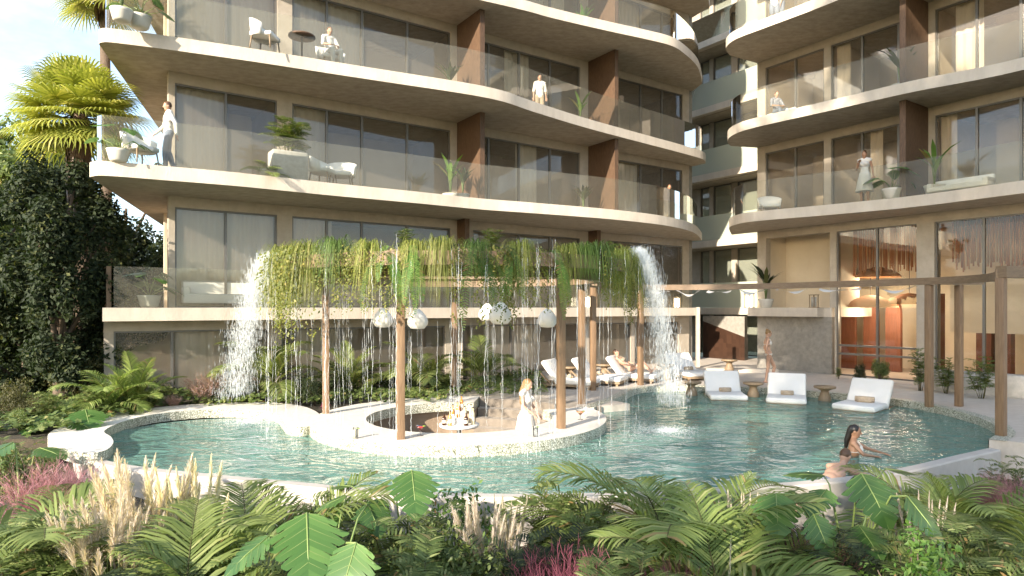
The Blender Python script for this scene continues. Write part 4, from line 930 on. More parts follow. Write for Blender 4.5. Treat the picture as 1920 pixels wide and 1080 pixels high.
human('person in a dark top hugging another on the top right balcony', onR(1466,1.35,4), RRZ-.9, dict(elR=(-.22,-.16,1.22), haR=(-.12,-.34,1.24)), M_skin, M_hblk, .12, (('shirt',M_navy),('shorts',M_jean)), face_=False, fem=True, grp='people on the balconies')
# deck and bar
x, y = G(1441, 718, DZ)
human('woman in a white bikini walking on the deck past the grey wall', (x, y, DZ+.0), R(78), dict(knL=(.085,-.20,.52), anL=(.085,-.10,.10), knR=(-.085,.03,.50), anR=(-.085,.10,.08), pelvis=(0,0,.95), chest=(0,.05,1.27), neck=(0,.04,1.45), head=(0,.0,1.595),
      shL=(.15,.04,1.40), shR=(-.15,.04,1.40), elL=(.19,.10,1.13), haL=(.20,.02,.90), elR=(-.19,.10,1.13), haR=(-.18,.03,.90)), M_skinp, M_hbld, 0, (('bikini',M_shirt),), fem=True, bun=True, grp='people by the pool')
human('woman in a white dress standing in the sunken bar', (.29, 13.95, -.62), R(60), dict(chest=(0,-.02,1.27), head=(0,-.06,1.595), elL=(.22,-.02,1.15), haL=(.19,-.20,.97), elR=(-.20,-.06,1.15), haR=(-.14,-.26,1.0)), M_skinp, M_hbld, .28, (('dress',M_shirt),), fem=True, fingers=True, grp='people by the pool')
LIE = dict(pelvis=(0,.03,.42), chest=(0,.32,.62), neck=(0,.46,.78), head=(0,.52,.92), shL=(.165,.44,.74), shR=(-.165,.44,.74), elL=(.27,.2,.60), elR=(-.27,.2,.60), haL=(.2,-.02,.56), haR=(-.2,-.02,.56),
    hipL=(.09,0,.40), hipR=(-.09,0,.40), knL=(.10,-.36,.62), knR=(-.10,-.38,.60), anL=(.10,-.62,.36), anR=(-.10,-.66,.36), toeL=(0,-.7,.7), toeR=(0,-.7,.7))
human('person in swimwear lying back on the shaded deck lounger', (3.95,21.7,DZ+.012), face(.90,-.42), LIE, M_skinp, M_hbrn, .0, (('bikini',M_khaki),), fem=True, face_=False, grp='people by the pool')
# pool
x, y = G(1600, 853, 0)
human('dark haired woman in a white bikini standing chest deep in the pool', (x, y, -1.18), R(62), dict(shL=(.165,0,1.41), shR=(-.165,0,1.41), elL=(.26,-.20,1.27), haL=(.22,-.45,1.22), elR=(-.25,-.16,1.25), haR=(-.05,-.33,1.20), head=(0,-.03,1.60), palmL=(1,0,0), palmR=(0,1,0)),
      M_skind, M_hblk, .18, (('bikini',M_shirt),), fem=True, fingers=True, grp='people by the pool')
SW = dict(pelvis=(0,.62,-.08), chest=(0,.30,.03), neck=(0,.10,.12), head=(0,.0,.26), shL=(.19,.13,.08), shR=(-.19,.13,.08), elL=(.30,-.12,-.02), elR=(-.30,-.12,-.02), haL=(.36,-.36,-.04), haR=(-.36,-.36,-.04),
    hipL=(.085,.65,-.17), hipR=(-.085,.65,-.17), knL=(.12,1.05,-.32), knR=(-.12,1.05,-.30), anL=(.10,1.45,-.28), anR=(-.10,1.45,-.26), toeL=(0,.6,-.6), toeR=(0,.6,-.6))
x, y = G(1585, 886, 0)
human('short haired man swimming low in the pool seen from behind', (x, y, .0), R(125), SW, M_skinp, M_hbrn, 0, (('shorts',M_navy),), fingers=True, grp='people by the pool')
# ------------------------------------------------------------------ foliage builders
def U(a, b): return random.uniform(a, b)
def frond(mb, base, az, L, e0, e1, pairs=22, ll=.22, lw=.02, mi=0, stem=None, start=.12, droop=.25, sr=.006, vee=.55, pw=1.15, fwd=(.35,.55)):
    """feather leaf: a rachis that bends from elevation e0 to e1 with leaflets on both sides"""
    base = V(base); n = 14; p = base.copy(); path = [p.copy()]; dirs = []
    h = V((math.cos(az), math.sin(az), 0))
    for i in range(n):
        e = lerp(e0, e1, (i/n)**pw); d = h*math.cos(e)+V((0,0,math.sin(e))); dirs.append(d); p = p+d*(L/n); path.append(p.copy())
    dirs.append(dirs[-1])
    if stem is not None: mb.tube(path, [sr*(1-.75*i/n) for i in range(n+1)], 4, stem)
    side = V((-math.sin(az), math.cos(az), 0))
    for k in range(pairs):
        t = lerp(start, 1.0, k/(pairs-1)); f = t*n; i = min(n-1, int(f)); q = path[i].lerp(path[i+1], f-i); d = dirs[i]
        up = side.cross(d); up = up if up.z > 0 else -up
        l = ll*(math.sin(PI*min(1, .16+.80*t)))**.7*U(.88,1.08)
        for s in (-1, 1):
            out = (side*s*math.cos(vee)+up*math.sin(vee)*.6+d*U(*fwd)).normalized()
            a = q; b = q+out*l*.42-V((0,0,l*droop*.16)); c = q+out*l*.76-V((0,0,l*droop*.52)); e_ = q+out*l-V((0,0,l*droop*.92))
            wv = d.cross(out).cross(out).normalized()
            mb.strip([a,b,c,e_], [lw*.6, lw, lw*.75, .001], wv, mi)
def palm_mesh(seed, nf, L, e_hi=1.35, e_lo=.25, pairs=24, ll=.26, lw=.022, droop=.3, arch=1.5, lmat=None):
    random.seed(seed); m = MB(); s = MB()
    for i in range(nf):
        az = i*2.39996+U(-.3,.3); q = i/nf; e0 = lerp(e_hi, e_lo, q)+U(-.1,.1); l = L*U(.8,1.1)*lerp(.85,1.0,q)
        frond(m, (U(-.04,.04),U(-.04,.04),.02), az, l, e0, e0-arch*U(.8,1.1), pairs, ll, lw, 0, 1, .2, droop, fwd=(.65,.95))
    return [('foliage', m.mesh('foliage', [lmat or L_palm, L_olive]))]
def bamboo_mesh(seed, nst=11, H=1.0, mats=None):
    random.seed(seed); m = MB()
    for i in range(nst):
        a = U(0,2*PI); r = U(0,.22); top = V((r*math.cos(a)*2.2+U(-.1,.1), r*math.sin(a)*2.2+U(-.1,.1), H*U(.62,1.0))); b = V((r*math.cos(a)*.5, r*math.sin(a)*.5, 0))
        pts = [b.lerp(top, k/5)+V((0,0,.0)) for k in range(6)]; m.tube(pts, [.008,.007,.006,.005,.004,.003], 4, 1)
        for k in range(9):
            t = lerp(.25,1.0,k/8); p = b.lerp(top, t); az = k*2.4+U(-.4,.4)
            frond(m, p, az, U(.24,.36)*lerp(1.1,.8,t), U(.3,.9), U(-.7,-.2), 9, U(.12,.16), .020, 0, None, .12, .22)
    return [('foliage', m.mesh('foliage', mats or [L_bamboo, L_olive]))]
def monstera_leaf(m, base, az, tilt, S, roll=0, mi=0):
    """heart shaped leaf blade with deep slits along both halves; midrib runs along +Y before it is turned"""
    random.seed(int(S*1e5)+int(az*1000)); hw = []
    N = 26
    M = Matrix.Translation(V(base)) @ Matrix.Rotation(az-PI/2, 4, 'Z') @ Matrix.Rotation(tilt, 4, 'X') @ Matrix.Rotation(roll, 4, 'Y')
    def P(x, y):
        z = -.16*(abs(x)**1.6)*1.2-.20*max(0,y-.35)**2+.05*abs(x); return M @ V((x*S, y*S, z*S))
    for s in (-1, 1):
        lobes = 6
        vs = []; fs = []
        def W(y):                                      # half width along the midrib
            if y < 0: return .46*math.sqrt(max(0, 1-((y)/.22)**2))*.85+.03
            return .55*(max(0, 1-y)**.60)*(1-.10*y)+.0
        for li in range(lobes):
            a = lerp(-.20, .80, li/lobes); b = lerp(-.20, .80, (li+1)/lobes)
            gap = .022 if 0 < li else 0
            cut = U(.45,.72) if li >= 1 else .95
            cols = 6; rows = 3; o = len(vs)
            for r in range(rows+1):
                y0 = lerp(a, b, r/rows)
                for c in range(cols+1):
                    u = c/cols; yb = lerp(max(0, a*.9+.02), max(0.0, b*.9+.02), r/rows) if c == 0 else None
                    root = lerp(max(0, a)*.92, max(0.0, b)*.92, r/rows)
                    tipy = y0+.30*(1-abs(y0))+.0
                    wv = W(y0)*1.0
                    y = lerp(root, tipy, u**.9); x = wv*u
                    if u > cut:
                        k = (u-cut)/(1-cut); cy = lerp(root, (a+b)/2+.30*(1-abs((a+b)/2)), 1)
                        y = lerp(y, lerp(root, tipy, u**.9)*(1-.30*k)+.30*k*(lerp((max(0,a)+max(0,b))*.46, (a+b)/2+.30*(1-abs((a+b)/2)), u**.9)), 1)
                        if r in (0, rows): x *= 1-.10*k
                    vs.append(P(s*x, y))
            for r in range(rows):
                for c in range(cols):
                    q = o+r*(cols+1)+c; f = (q, q+1, q+cols+2, q+cols+1); fs.append(f if s > 0 else f[::-1])
        for li in range(lobes):                        # side veins
            a = lerp(-.20,.80,(li+.5)/lobes); r0 = max(0,a)*.92; w1 = W(a); t1 = a+.30*(1-abs(a))
            pp = [P(s*w1*u, lerp(r0,t1,u**.9))+V((0,0,.0035)) for u in (.02,.35,.65,.88)]; m.strip(pp, [.007*S,.006*S,.004*S,.001], (M.to_3x3() @ V((0,1,0))).normalized(), 1)
        a0 = .80; o = len(vs)                          # tip
        tip = [P(0, a0*.92), P(s*W(a0)*1.0, a0+.04), P(s*.05, a0+.17), P(0, 1.03)]
        vs += tip; fs.append((o, o+1, o+2, o+3) if s > 0 else (o+3, o+2, o+1, o))
        m.add(vs, fs, mi, True)
    m.tube([P(0,-.0)+V((0,0,.004)), P(0,.5)+V((0,0,.004)), P(0,1.0)+V((0,0,.002))], [.007*S/.5,.005*S/.5,.001], 4, 1)
    return M
M_rib = mat('pale_rib', (.20,.27,.08), .5)
def monstera_plant(label, loc, leaves, group='broad leaved plants', scale=1):
    """leaves: (dx, dy, dz, azimuth, tilt, size) of each blade's heart, from the plant's foot"""
    t = thing('monstera_plant', label, 'plant', loc, 0, group, scale)
    for dx, dy, dz, az, ti, S in leaves:
        m = MB(); monstera_leaf(m, (dx,dy,dz), az, ti, S)
        b = V((dx,dy,dz)); m.tube([V((dx*.1,dy*.1,0)), V((dx*.35,dy*.35,dz*.62)), V((dx*.75,dy*.75,dz*.97)), b], [.013,.011,.009,.007], 6, 1)
        m.build('leaf', [L_monst, M_rib], t)
    return t
def blades(m, n, r0, H, spread, w=.008, droop=.5, mi=0, seg=5):
    for i in range(n):
        a = U(0,2*PI); b = V((r0*math.sqrt(random.random())*math.cos(a), r0*math.sqrt(random.random())*math.sin(a), 0)); az = a+U(-.6,.6)
        h = V((math.cos(az), math.sin(az), 0)); L = H*U(.65,1.08); sp = spread*U(.25,1.1); dr = droop*U(.4,1.2); pts = []
        for k in range(seg+1):
            t = k/seg; pts.append(b+h*(sp*L*t**1.5)+V((0,0,L*(t-dr*t**3.2*.55))))
        m.strip(pts, [w*.7]+[w*(1-.6*k/seg) for k in range(1, seg)]+[.0008], V((-h.y,h.x,0)), mi)
def plume(m, base, d, L, w, nh, mi=0, hl=.07):
    for i in range(nh):
        t = random.random(); p = base+d*L*t; env = math.sin(PI*min(.97,.12+.85*t))
        o = V((U(-1,1),U(-1,1),U(-.2,1.0))).normalized(); q = p+o*w*env*U(.4,1)+d*hl*.8
        sd_ = o.cross(d)
        if sd_.length < 1e-4: continue
        m.strip([p, p.lerp(q,.55)+d*hl*.2, q], [.004,.0055,.0008], sd_.normalized(), mi)
def feather_grass(seed, nb, npl, H, plH, pw, pm, spread=.45, nh=90, r0=.12, lean=.25, bl=None):
    random.seed(seed); f = MB(); blades(f, nb, r0, H, spread, .009, .6); p = MB()
    for i in range(npl):
        a = U(0,2*PI); le = lean*math.sqrt(random.random()); d = V((math.cos(a)*le, math.sin(a)*le, 1)).normalized()
        b = V((r0*U(-.7,.7), r0*U(-.7,.7), 0)); Lt = plH*U(.75,1.05); L = Lt*U(.30,.42)
        p.tube([b, b+d*Lt], [.003,.002], 3, 1); plume(p, b+d*(Lt-L), d, L, pw*U(.7,1.2), nh)
    return [('blades', f.mesh('blades', [bl or L_grass])), ('plumes', p.mesh('plumes', [pm, L_grass]))]
def muhly(seed, pm, H=.9, W=.6, n=260, hw=.004):
    random.seed(seed); f = MB(); blades(f, 110, .10, H*.6, .45, .006, .4); p = MB()
    for i in range(n):
        a = U(0,2*PI); le = U(0,1)**.6*W/H*1.15; d = V((math.cos(a)*le, math.sin(a)*le, 1)).normalized(); b = V((U(-.08,.08),U(-.08,.08),0)); L = H*U(.78,1.08)
        top = b+d*L; m0 = b+d*L*.45
        p.strip([b, m0, top], [.002,.002,.001], V((-d.y,d.x,.01)).normalized(), 0)
        for k in range(15):
            t = U(.48,1.0); q = b+d*L*t; o = (d*U(.5,1.0)+V((U(-1,1),U(-1,1),U(-.3,.6)))*.75).normalized(); l = U(.05,.12)
            p.strip([q, q+o*l*.6, q+o*l], [hw*.55,hw,.001], o.orthogonal().normalized(), 0)
    return [('blades', f.mesh('blades', [L_grass])), ('plumes', p.mesh('plumes', [pm]))]
def leaf_cloud(m, c, r, n, s, mi=0, shell=.5, flat=.0):
    """small leaf faces spread through a lumpy volume"""
    c = V(c); r = V(r) if hasattr(r, '__len__') else V((r,r,r))
    for i in range(n):
        d = V((random.gauss(0,1),random.gauss(0,1),random.gauss(0,1))).normalized(); q = (shell+(1-shell)*random.random())
        p = c+V((d.x*r.x, d.y*r.y, d.z*r.z))*q
        nrm = (d*.6+V((U(-1,1),U(-1,1),U(-.2,1)))).normalized(); a = nrm.orthogonal().normalized(); a = (a*math.cos(i)+nrm.cross(a)*math.sin(i)); b = nrm.cross(a); l = s*U(.6,1.25)
        m.add([p-a*l*.5, p+b*l*.26-a*l*.05, p+a*l*.55-nrm*l*.12, p-b*l*.26-a*l*.05], [(0,1,2,3)], mi, False)
def shrub_mesh(seed, H, W, n, s, mats, nst=7):
    random.seed(seed); m = MB(); st = MB()
    for i in range(nst):
        a = U(0,2*PI); r = W*math.sqrt(random.random())*.75; t = V((r*math.cos(a), r*math.sin(a), H*U(.45,.88))); st.tube([(0,0,0), t*.5+V((0,0,.1*H)), t], [.018,.012,.005], 5, 0)
        for k in range(3):
            c = t+V((U(-.3,.3)*W,U(-.3,.3)*W,U(-.25,.12)*H)); leaf_cloud(m, c, (W*U(.25,.42),W*U(.25,.42),H*U(.14,.24)), n//(nst*3), s)
    return [('foliage', m.mesh('foliage', mats)), ('stems', st.mesh('stems', [M_bark]))]
def ivy_patch(m, x0, x1, y0, y1, n, s, dz=.12, zf=None, ok=None):
    for i in range(n):
        x, y = U(x0,x1), U(y0,y1)
        if ok and not ok(x, y): continue
        z = (zf if zf is not None else bedz(x,y))+dz*(.25+.9*noise.noise(V((x*2.2,y*2.2,3)))+.5)+U(0,.10)
        az = U(0,2*PI); nrm = V((U(-.5,.5),U(-.7,.2),1)).normalized(); a = nrm.cross(V((math.cos(az),math.sin(az),0))).normalized(); b = nrm.cross(a); l = s*U(.6,1.25); p = V((x,y,z))
        vs = [p-a*l*.35, p-a*l*.42+b*l*.32, p+a*l*.05+b*l*.22, p+a*l*.12+b*l*.48, p+a*l*.65, p+a*l*.12-b*l*.48, p+a*l*.05-b*l*.22, p-a*l*.42-b*l*.32]
        m.add(vs, [(0,1,2),(2,3,4),(0,2,4,6),(4,5,6),(0,6,7)], 0, False)
# shared plant meshes ------------------------------------------------
PALMS = [palm_mesh(s, 13, 1.0, pairs=42, ll=.34, lw=.0135, droop=.42) for s in (1,2,3)]
BRIGHT = [palm_mesh(s, 14, 1.0, 1.45, .35, pairs=44, ll=.34, lw=.0135, droop=.40, lmat=L_bright) for s in (21,22)]+[palm_mesh(23, 12, 1.0, 1.5, .75, pairs=46, ll=.26, lw=.013, droop=.25, arch=1.0, lmat=L_bright)]
PINKB = [muhly(54, L_rose, .9, .65, 200, .013)]
FERNP = [palm_mesh(10, 15, 1.0, 1.45, .6, pairs=40, ll=.22, lw=.013, droop=.2, arch=1.1)]
BAM = [bamboo_mesh(s) for s in (31,32,33)]
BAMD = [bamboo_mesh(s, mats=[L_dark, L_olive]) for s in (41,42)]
PINK = [muhly(s, L_muhly) for s in (51,52)]; PURP = [muhly(s, L_purple) for s in (53,)]
CREAM = [feather_grass(61, 90, 20, .75, 1.0, .050, L_cream, .35, 260, .16, .24)]
BLUSH = [feather_grass(62, 240, 30, .85, 1.0, .085, L_blush, .5, 170, .14, .45), feather_grass(63, 90, 26, .7, 1.0, .045, L_blush, .3, 220, .18, .3)]
REED = [feather_grass(64, 170, 3, 1.0, .95, .02, L_cream, .10, 40, .16, .1)]
TWIG = [shrub_mesh(71, 1.0, .42, 1500, .055, [L_fern], 11)]
OLIVE = [shrub_mesh(72, 1.0, .55, 5200, .05, [L_olive], 14), shrub_mesh(73, 1.0, .6, 5200, .05, [L_olive], 14)]
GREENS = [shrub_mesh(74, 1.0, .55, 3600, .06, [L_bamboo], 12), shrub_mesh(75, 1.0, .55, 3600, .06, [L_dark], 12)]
def meshH(ps): return max(v.co.z for _, me in ps for v in me.vertices)
def at(px, Y): return (px-CX)/F*Y
def plant(name, ps, label, cat, px, top, Y, group, z=None, wide=1.0):
    X = at(px, Y); z0 = bedz(X, Y)-.03 if z is None else z
    H = CAMZ-(top-HY)*Y/F-z0; s = max(.25, H/meshH(ps))
    return kids(name, ps, label, cat, (X, Y, z0), (px*37 % 628)/100.0, group, (s*wide, s*wide, s))
# ------------------------------------------------------------------ front bed
G1 = 'plants in the front bed'
FB = [ ('feather_grass', BLUSH[0], 'fountain of green blades with pale plumes in the lower left of the bed','ornamental grass',215,915,5.7,.8),
 ('feather_grass', BLUSH[0], 'pale plumed grass between the centre shrub and the cream plumes','ornamental grass',905,935,6.4,.7),
 ('leafy_bush', TWIG[0], 'small leaved bush at the bottom right beside the ivy','bush',1720,985,5.4,.9),
 ('areca_palm', BRIGHT[1], 'bright palm tuft between the cream plumes and the pool monstera','palm',560,915,7.2,.75),
 ('areca_palm', BRIGHT[0], 'bright palm low at the bottom left under the grey green palm','palm',400,1015,5.3,.7),
 ('areca_palm', BRIGHT[2], 'upright bright palm near the right edge','palm',1790,880,8.0,.7),
 # name, meshes, label, category, px, top py, depth, wide
 ('pink_muhly_grass', PINK[0], 'pink cloud of muhly grass at the left edge of the front bed','ornamental grass',72,838,7.4,.85),
 ('pink_muhly_grass', PINK[1], 'second pink grass cloud below the left end of the coping','ornamental grass',118,858,7.7,.7),
 ('feather_grass', BLUSH[0], 'tall silvery pink feather grass before the small pool','ornamental grass',262,842,6.6,.75),
 ('feather_grass', BLUSH[0], 'green feather grass with lilac plumes left of the arching palm','ornamental grass',215,905,6.6,.75),
 ('feathery_shrub', BAM[1], 'shrub at the left edge just below the coping end','shrub',22,822,10.3,.9),
 ('feathery_shrub', BAM[2], 'small shrub tucked against the round coping end','shrub',78,846,10.4,.8),
 ('leafy_bush', GREENS[0], 'leafy bush behind the pink grass at the far left','bush',40,835,9.2,.8),
 ('pampas_grass', CREAM[0], 'cream pampas plumes standing against the small pool water','ornamental grass',350,852,6.8,.85),
 ('fern_palm', PALMS[0], 'arching palm with long fronds under the cream plumes','palm',372,935,6.3,.9),
 ('fern_palm', PALMS[1], 'palm with grey green fronds left of the big split leaf','palm',480,925,6.8,.8),
 ('fern_palm', PALMS[2], 'palm whose fronds fan over the bottom edge left of centre','palm',345,1000,5.0,.9),
 ('fern_palm', PALMS[1], 'palm arching at the far left below the pink grass','palm',70,925,6.3,.8),
 ('feathery_shrub', BAM[0], 'dark feathery shrub in the lower left corner','shrub',60,965,5.6,1.0),
 ('feathery_shrub', BAM[1], 'feathery shrub right of the lower left corner','shrub',165,955,5.8,1.0),
 ('feathery_shrub', BAMD[0], 'deep green feathery shrub low under the feather grass','shrub',250,1010,5.3,1.0),
 ('feathery_shrub', BAM[2], 'feathery shrub between the two palms left of centre','shrub',430,985,5.6,1.0),
 ('feathery_shrub', BAM[0], 'feathery shrub behind the big split leaf','shrub',610,925,7.6,.9),
 ('feathery_shrub', BAMD[1], 'dark feathery shrub right of the big split leaf','shrub',640,985,6.2,1.0),
 ('feathery_shrub', BAM[1], 'light feathery shrub right of the round monstera leaf','shrub',762,945,6.7,1.0),
 ('feathery_shrub', BAM[2], 'feathery shrub low in front of the leafy twig bush','shrub',800,1000,5.6,1.0),
 ('leafy_bush', TWIG[0], 'small leaved bush with a tall twig at centre left','bush',862,905,7.2,.85),
 ('leafy_bush', GREENS[0], 'rounded small leaved bush under the tall twig','bush',850,985,6.0,.8),
 ('pampas_grass', CREAM[0], 'cream pampas plumes in front of the pool wall at centre','ornamental grass',950,925,7.4,.75),
 ('reed_clump', REED[0], 'thin green reeds below the central cream plumes','reeds',940,1000,6.2,.7),
 ('feathery_shrub', BAMD[0], 'dark feathery shrub right of the green reeds','shrub',990,1010,5.8,1.0),
 ('feathery_shrub', BAM[0], 'tall light feathery shrub just right of the central plumes','shrub',1030,898,7.6,.8),
 ('feathery_shrub', BAM[1], 'tall feathery shrub left of the big bright palm','shrub',1110,905,7.2,.95),
 ('feathery_shrub', BAM[2], 'feathery shrub under the left fronds of the big palm','shrub',1150,965,6.2,1.0),
 ('feathery_shrub', BAMD[1], 'dark feathery shrub above the lower purple grass','shrub',1070,985,5.9,1.0),
 ('purple_grass', PURP[0], 'purple grass at the bottom right of centre','ornamental grass',1050,1015,5.2,.8),
 ('purple_grass', PURP[0], 'purple grass low left under the big palm','ornamental grass',1265,1035,5.0,.7),
 ('areca_palm', BRIGHT[0], 'largest bright palm standing before the pool','palm',1265,880,7.0,1.0),
 ('areca_palm', BRIGHT[1], 'lower palm with long fronds right of the largest palm','palm',1360,965,5.8,.9),
 ('areca_palm', FERNP[0], 'upright palm behind the largest palm','palm',1330,900,7.6,.8),
 ('pampas_grass', BLUSH[1], 'pinkish plumes between the big palm and the monstera','ornamental grass',1390,920,7.2,.75),
 ('reed_clump', REED[0], 'green reeds at the bottom under the lower palm','reeds',1370,1010,5.1,.8),
 ('purple_grass', PURP[0], 'large purple grass cloud under the right monstera leaves','ornamental grass',1512,975,6.2,.75),
 ('reed_clump', REED[0], 'tall straight reeds below the brightest monstera leaf','reeds',1685,945,6.6,.75),
 ('pampas_grass', BLUSH[1], 'blush plumes right of the brightest monstera leaf','ornamental grass',1735,920,7.2,.7),
 ('fern_palm', PALMS[1], 'palm against the wall right of the monstera','palm',1765,895,8.6,.75),
 ('fern_palm', PALMS[0], 'dark centred palm near the right edge','palm',1850,900,8.2,.85),
 ('fern_palm', PALMS[2], 'palm cut by the right edge of the bed','palm',1930,905,7.4,.8),
 ('feathery_shrub', BAM[0], 'feathery shrub below the right edge palms','shrub',1800,965,6.6,1.0),
 ('feathery_shrub', BAM[1], 'feathery shrub in the lower right corner','shrub',1895,985,6.0,1.0),
 ('feathery_shrub', BAM[2], 'feathery shrub at the end of the white wall','shrub',1890,855,9.9,.8),
 ('pink_muhly_grass', PINK[0], 'pink grass at the right end of the white wall','ornamental grass',1860,868,9.3,.55),
 ('pink_muhly_grass', PINK[1], 'dusky pink grass at the far right edge','ornamental grass',1925,880,8.8,.6),
 ('feathery_shrub', BAMD[1], 'dark feathery shrub between purple grass and reeds','shrub',1590,1000,5.9,1.0),
 ('feathery_shrub', BAMD[0], 'dark feathery shrub under the right monstera stems','shrub',1460,985,6.6,1.0),
 ('feathery_shrub', BAM[2], 'feathery shrub beside the ivy at the lower right','shrub',1760,1005,5.6,1.0),
 ('feathery_shrub', BAMD[0], 'deep green shrub at the bottom edge below the big split leaf','shrub',540,1035,5.0,1.0),
 ('feathery_shrub', BAM[0], 'feathery shrub at the bottom edge right of centre','shrub',1180,1030,5.0,1.0),
]
for nm, ps, lb_, cat, px, top, Y, wd_ in FB: plant(nm, ps, lb_, cat, px, top, Y, G1, None, wd_)
random.seed(5)
iv = MB(); ivy_patch(iv, .8, 5.2, 4.3, 6.3, 6500, .055, .35); ivy_patch(iv, 2.6, 6.4, 4.6, 6.8, 5500, .06, .5)
tag(iv.build('ivy', L_ivyp), 'pale green ivy covering the ground in the front bed at the right', 'ivy', kind='stuff')
iv = MB(); ivy_patch(iv, -1.6, 1.2, 4.4, 6.6, 5500, .05, .4); ivy_patch(iv, -5, -1.6, 4.2, 7.5, 5500, .055, .3)
tag(iv.build('ground_cover', L_bamboo), 'low green ground cover between the plants of the front bed', 'ground cover', kind='stuff')
def lf(px, py, Y, az, tilt, S, foot): X = at(px, Y); return (X-foot[0], Y-foot[1], CAMZ-(py-HY)*Y/F-foot[2], az, tilt, S)
def mon(label, fx, fY, lv):
    f = (at(fx,fY), fY, bedz(at(fx,fY), fY)); monstera_plant(label, f, [lf(*l, f) for l in lv], G1)
D = -PI/2
mon('monstera with the biggest split leaf in the bottom left of the bed', 600, 5.2, [(575,962,4.9,D+.35,-.85,.56),(668,1018,4.75,D-.3,-.95,.44),(505,1005,4.8,D-.9,-.55,.40),(690,945,6.6,D+.6,-.6,.40),(650,930,7.0,D-1.4,-.35,.36)])
mon('monstera with glossy leaves standing up against the water', 760, 6.9, [(772,882,6.7,D+.3,-.85,.52),(735,900,7.4,D-1.5,-.45,.36),(715,935,7.1,D-.5,-.6,.40),(660,912,7.6,D-2.2,-.1,.36),(640,955,7.0,D-1.0,-.6,.40)])
mon('monstera with the brightest broad leaf before the white wall', 1590, 6.8, [(1615,888,6.6,D+.2,-.8,.60),(1550,918,6.9,D-1.0,-.5,.42),(1700,930,6.2,D+.7,-.85,.52),(1455,925,6.4,D-.3,-.9,.46),(1525,965,6.1,D+.4,-1.0,.42),(1545,892,7.8,D-1.9,.0,.45),(1480,920,7.8,D+1.1,-.6,.44),(1610,985,6.5,D+.1,-.5,.42),(1660,880,7.8,D+1.6,-.1,.4)])
mon('monstera at the far left edge beside the coping', 40, 8.2, [(25,830,8.3,D-.5,-.4,.5),(75,840,8.0,D+1.3,-.2,.42),(10,865,7.8,D-1.2,-.4,.45)])
def mon2(label, fx, fY, lv, z=.08):
    f = (at(fx,fY), fY, z); monstera_plant(label, f, [lf(*l, f) for l in lv], 'plants behind the small pool')
mon2('dark monstera whose leaves lean over the small pool coping', 135, 13.6, [(100,775,13.5,D-.6,-.5,.8),(160,768,13.6,D+.7,-.4,.8),(140,790,13.2,D+1.3,-.3,.6),(85,800,13.2,D-1.3,-.3,.6)])
# ------------------------------------------------------------------ bed behind the small pool and bar
G2 = 'plants behind the small pool'
RBED = [
 ('tree_fern', BRIGHT[2], 'bright sunlit tree fern by the left corner of the building','fern',250,655,15.6,.75),
 ('tree_fern', BRIGHT[0], 'low bright palm left of the sunlit tree fern','palm',205,690,15.2,.75),
 ('feather_grass', PINKB[0], 'large pinkish grass behind the small pool','ornamental grass',385,688,16.6,.9),
 ('feather_grass', PINKB[0], 'smaller pinkish grass leaning over the small pool coping','ornamental grass',325,735,16.2,.8),
 ('olive_shrub', OLIVE[0], 'olive green drooping shrub left of the tree fern','shrub',130,648,16.8,.85),
 ('olive_shrub', OLIVE[1], 'olive shrub at the left picture edge','shrub',15,702,14.5,.7),
 ('olive_shrub', OLIVE[0], 'small olive shrub in front of the dark trees','shrub',55,740,14.2,.8),
 ('feathery_shrub', BAM[0], 'feathery shrub left of the dark monstera','shrub',90,735,14.0,.8),
 ('feathery_shrub', BAM[1], 'light shrub between tree fern and olive shrub','shrub',170,720,14.6,.8),
 ('feathery_shrub', BAM[2], 'feathery shrub at the foot of the building corner','shrub',285,738,16.5,.8),
 ('leafy_bush', GREENS[0], 'green bush under the tree fern by the building corner','bush',225,735,15.4,.9),
 ('feathery_shrub', BAM[0], 'feathery shrub right of the tree fern','shrub',318,722,16.9,.9),
 ('feather_grass', BLUSH[0], 'tall grass between the pink grass and the left water curtain','ornamental grass',440,700,17.3,.9),
 ('olive_shrub', OLIVE[1], 'tall olive shrub between the dark trees and the tree fern','shrub',180,668,17.5,.8),
 ('leafy_bush', GREENS[0], 'bush at the left edge behind the dark monstera','bush',35,765,13.3,.9),
 ('tree_fern', BRIGHT[1], 'small bright fern in front of the olive shrubs','fern',120,742,14.2,.7),
 ('areca_palm', PALMS[1], 'palm behind the left water curtain','palm',505,640,17.8,.6),
 ('areca_palm', FERNP[0], 'dark palm behind the bar left of the front post','palm',655,640,18.6,.7),
 ('areca_palm', PALMS[2], 'dark palm behind the bar right of the front post','palm',790,640,19.2,.75),
 ('areca_palm', PALMS[0], 'palm against the window behind the seating tiers','palm',905,630,21.5,.75),
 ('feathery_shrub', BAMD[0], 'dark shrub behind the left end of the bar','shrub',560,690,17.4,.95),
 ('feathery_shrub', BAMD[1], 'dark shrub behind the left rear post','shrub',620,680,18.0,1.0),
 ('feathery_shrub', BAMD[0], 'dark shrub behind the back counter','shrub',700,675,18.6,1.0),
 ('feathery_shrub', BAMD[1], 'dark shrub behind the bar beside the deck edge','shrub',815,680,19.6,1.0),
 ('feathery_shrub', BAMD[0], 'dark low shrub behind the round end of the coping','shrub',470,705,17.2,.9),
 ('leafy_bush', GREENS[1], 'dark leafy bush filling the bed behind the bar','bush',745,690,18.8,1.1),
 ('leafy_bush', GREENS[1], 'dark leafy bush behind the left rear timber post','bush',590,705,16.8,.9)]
for nm, ps, lb_, cat, px, top, Y, wd_ in RBED: plant(nm, ps, lb_, cat, px, top, Y, G2, .05, wd_)
